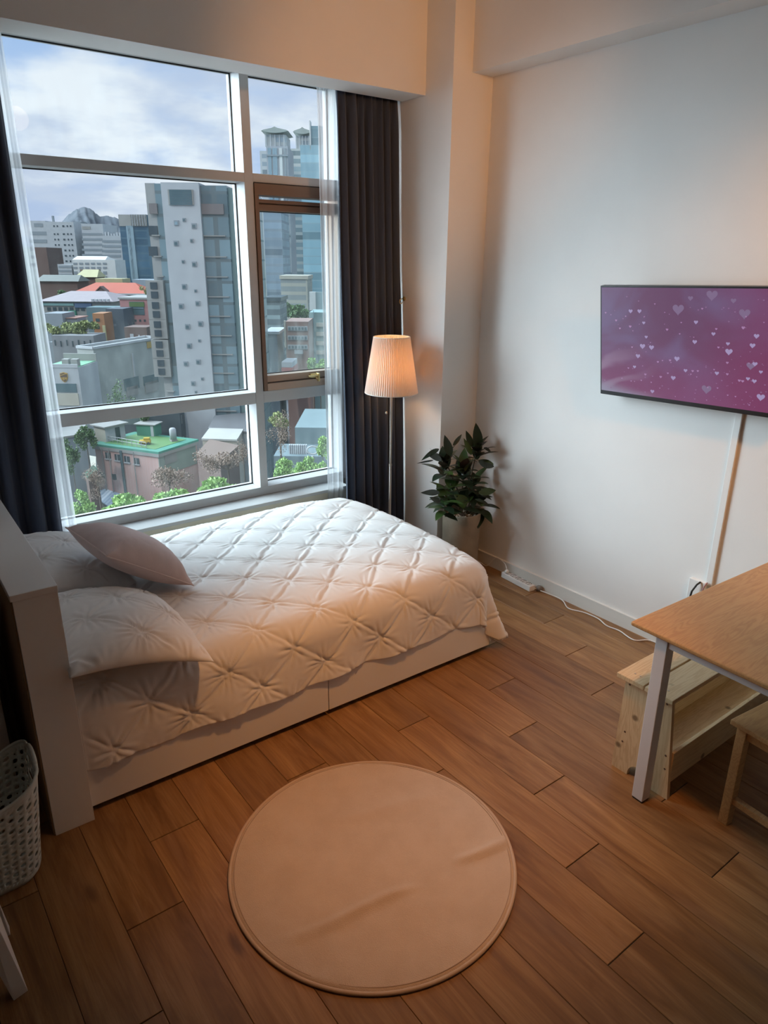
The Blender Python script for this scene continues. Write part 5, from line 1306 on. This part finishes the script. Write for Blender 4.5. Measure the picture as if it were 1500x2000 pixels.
(x0, z_), (x1, _) = b.u(574, 280), b.u(608, 280); crown(b, x0, x1, b.zt, b.u(590, 248)[1]-b.zt, M_ivory)
b = Bld('skyscraper', (586, 283), 645, 392, CAMYAW, 22, 'aqua glass tower at the right beside the winged towers', zb=-20); b.body(M_aqua)
b2_ = b.box('upper_tower', M_aqua, b.u(606, 243)[0], b.w, b.zt, b.u(606, 243)[1], 4, 22); b.box('blade', MATS['city bright white'], b.u(604, 243)[0], b.u(606, 243)[0], b.zt-2, b.u(606, 235)[1], 0, 6)
b = Bld('office_building', (514, 412), 549, 330, CAMYAW, 25, 'hazy blue glass office block in front of the winged towers', zb=-25); b.body(m_windows('hazy blue grid', (.34, .42, .50), (.28, .37, .46), 2.6, 3.6, .7, .7))  # its haze is part of the facade colours
b = Bld('office_building', (548, 545), 600, 300, CAMYAW, 20, 'cream low-rise with an even window grid at the foot of the ivory towers', zb=-30); b.body(m_windows('cream grid', (.62, .62, .54), (.34, .38, .38), 3.2, 3.3, .6, .6)); b.box('parapet', C_cream, -.4, b.w+.4, b.zt, b.zt+1.4, -.4, 20)
b = Bld('apartment_building', (518, 588), 546, 200, CAMYAW, 14, 'dark cluttered block at the left of the right window bay', zb=GZ); b.body(m_windows('cluttered dark', (.16, .21, .24), (.28, .36, .38), 1.8, 2.6, .5, .4)); b.box('roof', C_dark, -.5, b.w+.5, b.zt, b.zt+1, -.5, 14)
b = Bld('billboard', (604, 570), 636, 182, CAMYAW, 3, 'blank white billboard above the banded brick building', 'billboard', zb=GZ)
(x0, z1), (x1, z0) = b.u(604, 570), b.u(617, 606); b.box('panel', cmat('bright white', (.8, .8, .8)), x0, x1, z0, z1, 0, 1); b.box('side_panel', cmat('pale aqua', (.5, .66, .68)), x1, b.w+2, z0, z1, .3, 1); b.box('posts', C_conc, x0+.5, x1, GZ, z0, .3, .8)
b = Bld('office_building', (557, 628), 602, 150, CAMYAW, 10, 'red brick office with three white window bands in the right bay', zb=GZ); b.body(cmat('salmon brick', (.42, .25, .21)))
for k in range(3):
    b.rect('window_band', C_wht, (562, 637+k*18), (601, 646+k*18), .3)
    for q in range(6): b.rect('window', C_gl, (564+q*6.3, 639+k*18), (568+q*6.3, 644+k*18), .5)
b.rect('sign_column', C_cream, (555, 626), (560, 678), .8); b.rect('shop_sign', C_wht, (576, 683), (592, 690), 1.0)
b = Bld('office_building', (604, 610), 660, 160, CAMYAW, 10, 'pale green banded building at the right edge of the bay', zb=GZ); b.body(cmat('aqua panel', (.34, .50, .50)))
for k in range(4): b.rect('window_band', cmat('cream band', (.66, .66, .58)), (618, 630+k*18), (658, 638+k*18), .5)
b.rect('pier', C_lgl, (612, 606), (615, 690), .5)
b = Bld('low_building', (520, 652), 541, 150, CAMYAW, 10, 'grey pitched-roof house at the left of the right bay', zb=GZ); b.body(C_grey); b.box('roof', C_wht, -.5, b.w+.5, b.zt, b.zt+.5, -.5, 10)
b = Bld('low_building', (545, 795), 650, 88, CAMYAW, 12, 'teal-grey building with a row of white roof blocks in the lower right pane', zb=GZ)
b.box('body', cmat('teal grey', (.26, .36, .38)), b.w*.28, b.w, b.zb, b.u(600, 820)[1]-1); 
(x0, zc_), (x1, _) = b.u(574, 852), b.u(608, 852)
b.box('lower_roof', cmat('teal roof', (.22, .30, .33)), 0, b.w, b.zb, zc_-1.0, -6, 0)
for k in range(9): q = x0+(x1-x0)*k/9; b.box('roof_block', C_wht, q, q+(x1-x0)/14, zc_-1.0, zc_+.1, -5, -4.4)
lp = root('street_lamp', tuple(atd(611, 940, 60)), 'white ring-topped street lamp among the trees in the lower right pane', 'street lamp'); A, B = atd(612, 935, 60), atd(611, 890, 60)
obj('post', MB().tube([A-Vector((0, 0, 12)), B], .12, 8), C_wht, lp); obj('ring', MB().tube([B+RH*(.5*math.cos(q))+Vector((0, 0, .5+.35*math.sin(q))) for q in np.linspace(0, 2*PI, 17)], .07, 6, caps=False), C_wht, lp)
rd = MB(); q = [atd(535, 760, 130), atd(600, 760, 130), atd(585, 690, 220), atd(548, 690, 220)]
rd.add([Vector((p.x, p.y, zt_(d_)+.3)) for p, d_ in zip(q, (130, 130, 220, 220))], [(0, 1, 2, 3)]); struct('ground_road', rd, C_road)
cr = root('car', tuple(Vector((atd(566, 727, 150).x, atd(566, 727, 150).y, zt_(150)))), 'red and white bus on the road in the right window bay', 'bus')
A = Vector((atd(566, 727, 140).x, atd(566, 727, 140).y, atd(566, 730, 140).z)); M_ = Matrix.Translation(A) @ Matrix.Rotation(math.radians(50), 4, 'Z')
cr.location = A
obj('bus_body', MB().box(-3, 3, -1.1, 1.1, .4, 1.6, M=M_), cmat('bus red', (.6, .16, .14)), cr, bevel=.1); obj('bus_top', MB().box(-2.9, 2.9, -1.05, 1.05, 1.6, 2.7, M=M_), C_wht, cr, bevel=.1)

# ---- trees ---------------------------------------------------------------
def m_fol(name, c0, c1):
    m, nt, b = newmat(name); at = nt.new('ShaderNodeAttribute', attribute_name='tint'); r0, r1, r2 = nt.sep(at.outputs['Vector'])
    nt.set(b.inputs['Base Color'], nt.mix(r0, c0, c1)); b.inputs['Roughness'].default_value = .8
    return m
FOL = {'dark': m_fol('dark foliage', (.03, .07, .02), (.10, .17, .06)), 'light': m_fol('light foliage', (.12, .24, .05), (.30, .46, .14)), 'olive': m_fol('olive foliage', (.12, .15, .05), (.26, .29, .11)), 'bare': m_fol('reddish twigs', (.13, .085, .06), (.26, .19, .14))}
M_bark = cmat('bark', (.12, .08, .05))
def tree(c, rx, rz, kind, label, n=900, leaf=.05, seed=0, ground=None, dens=6):
    rg = np.random.RandomState(seed); r_ = root('tree', (c.x, c.y, ground if ground is not None else c.z-rz*2), label, 'tree', 'trees in the city view')
    mb = MB(); tn = []
    cl = [(rg.randn(3)*[.42, .42, .36]) for _ in range(dens)]
    for i in range(n):
        b_ = cl[i % dens]; v = rg.randn(3); v /= np.linalg.norm(v); q = b_+v*(.42*rg.rand()**.4+.08*rg.rand()); p = Vector((c.x+q[0]*rx, c.y+q[1]*rx, c.z+q[2]*rz))
        a = Vector(rg.randn(3)).normalized(); t = a.orthogonal().normalized(); s_ = a.cross(t); L = rx*leaf*(1+rg.rand())
        mb.add([p-t*L, p-s_*L*.6, p+t*L, p+s_*L*.6], [(0, 1, 2, 3)]); tn.append((rg.rand(), 0, 0))
    o = obj('crown', mb, FOL[kind], r_); at = o.data.attributes.new('tint', 'FLOAT_VECTOR', 'FACE'); at.data.foreach_set('vector', np.array(tn, dtype=np.float32).ravel())
    g0 = r_.location.z; tk = MB(); tk.tube([(c.x, c.y, g0), (c.x, c.y, c.z-rz*.3), (c.x+rx*.1, c.y, c.z+rz*.3)], [rx*.05, rx*.04, rx*.02], 6)
    for k in range(5): q = cl[k % dens]; tk.tube([(c.x, c.y, c.z-rz*.4), (c.x+q[0]*rx, c.y+q[1]*rx, c.z+q[2]*rz)], rx*.02, 5)
    obj('trunk', tk, M_bark, r_); return r_
TREES = [  # px, py, distance, half width px, half height px, kind, label
    (130, 646, 184, 24, 14, 'olive', 'olive-green tree on the grey stone building at the left of the view'),
    (165, 640, 184, 22, 14, 'olive', 'olive-green roof tree beside the narrow orange building'),
    (225, 800, 129, 15, 58, 'dark', 'dark conifer in front of the pale flat-roofed building'),
    (254, 805, 129, 15, 40, 'dark', 'round dark tree right of the conifer by the pale flat-roofed building'),
    (120, 575, 255, 14, 7, 'dark', 'small dark tree in front of the long dark brick house'),
    (292, 566, 270, 10, 9, 'olive', 'small olive tree between the red roof and the tower'),
    (196, 838, 127, 20, 20, 'dark', 'dark tree right behind the white roof hut'),
    (280, 815, 122, 14, 22, 'dark', 'dark tree behind the green shed on the roof'),
    (138, 885, 100, 18, 32, 'dark', 'dark tree left of the pink brick house'),
    (168, 862, 104, 16, 26, 'dark', 'dark round tree behind the left end of the green roof'),
    (445, 905, 78, 38, 30, 'bare', 'bare reddish tree below the old brown tiled house'),
    (475, 880, 80, 20, 34, 'bare', 'bare reddish tree at the right end of the lower left pane'),
    (330, 935, 58, 45, 26, 'bare', 'thin twiggy tree in front of the pink brick house corner'),
    (440, 955, 50, 48, 24, 'light', 'pale green tree at the bottom right of the large lower pane'),
    (350, 975, 48, 50, 18, 'light', 'pale green tree at the bottom middle of the large lower pane'),
    (250, 985, 48, 45, 16, 'light', 'pale green shrub top at the bottom of the large lower pane'),
    (165, 985, 46, 22, 24, 'light', 'bright green tree top at the bottom left corner of the lower pane'),
    (190, 940, 60, 26, 30, 'bare', 'bare reddish tree in front of the left wall of the brick house'),
    (548, 850, 66, 24, 36, 'bare', 'rust-coloured bare tree in the lower right pane'),
    (545, 825, 72, 20, 14, 'olive', 'olive tree crown above the rust-coloured tree in the lower right pane'),
    (548, 918, 50, 22, 22, 'light', 'yellow-green tree at the bottom left of the lower right pane'),
    (590, 915, 54, 26, 24, 'light', 'pale green tree behind the ring-topped street lamp'),
    (630, 870, 60, 20, 22, 'light', 'bright green tree at the right edge of the lower right pane'),
    (635, 925, 52, 20, 22, 'light', 'pale green tree at the bottom right of the lower right pane'),
    (567, 602, 240, 24, 12, 'dark', 'dark green tree belt tree below the cream low-rise'),
    (590, 612, 230, 18, 12, 'dark', 'dark green tree left of the white billboard'),
    (566, 690, 165, 9, 18, 'dark', 'dark street tree beside the red brick office'),
    (612, 740, 110, 26, 12, 'light', 'pale green street tree at the bottom of the right vent window'),
    (625, 712, 130, 18, 12, 'light', 'pale green street tree in front of the banded building'),
]
for i, (a, b_, d_, w_, h_, kd, lb) in enumerate(TREES):
    c = atd(a, b_, d_); s_ = d_/CAMF*1.0
    tree(c, w_*s_, h_*s_*1.05, kd, lb, 1900 if w_ > 15 else 800, .085 if kd != 'bare' else .03, i+20, ground=max(GZ, min(c.z-h_*s_*1.2, zt_(d_))), dens=9)
# filler roofs between the named buildings
FILL = [(96, 668, 110, 168, 'grey', -14), (190, 660, 232, 222, 'brown', -14), (486, 700, 512, 140, 'grey', -14)]
for a, y_, c_, d_, k_, dz_ in FILL:
    b = Bld('low_building', (a, y_), c_, d_+20, CAMYAW, 10, {'grey': 'plain grey low building between larger blocks near pixel column %s' % a, 'brown': 'plain brown low building behind the pale flat-roofed building'}[k_], zb=GZ)
    b.root['label'] = 'plain grey low building at the far left beside the sheer curtain' if a < 150 else ('plain brown low building behind the pale flat-roofed building' if a < 300 else 'plain grey low building hidden behind the window mullion'); b.body(C_grey if k_ == 'grey' else C_brick)

# plain blocks beyond the left curtain, seen only when stepping to the right
rng = random.Random(21); cols = [m_windows('side block a', (.50, .52, .54), (.16, .2, .23), 2.6, 3.2, .5, .5), m_windows('side block b', (.40, .34, .30), (.14, .17, .2), 3.0, 3.4, .5, .45), C_grey]
proto = []
for k, mm_ in enumerate(cols):
    r_ = root('apartment_block', (0, 0, 0), 'plain city apartment block hidden beyond the left window curtain', 'building', 'blocks beyond the left curtain'); m_ = MB().box(-7, 7, -5, 5, 0, 30)
    local('body', m_, mm_, r_); local('parapet', MB().box(-7.2, 7.2, -5.2, 5.2, 30, 31), C_conc, r_); proto.append(r_)
i_ = 0
for row, d_ in enumerate((110, 160, 215, 280, 350, 430)):
    for j in range(4):
        s_ = -d_*.512-7-j*22-rng.uniform(0, 5); q = FH*(d_+rng.uniform(-6, 6))+RH*s_
        o = proto[i_] if i_ < 3 else dup(proto[rng.randrange(3)])
        o.location = (q.x, q.y, zt_(d_)-rng.uniform(0, 14)+(0 if row < 2 else 4)); o.rotation_euler = (0, 0, math.radians(CAMYAW+rng.uniform(-8, 8))); i_ += 1
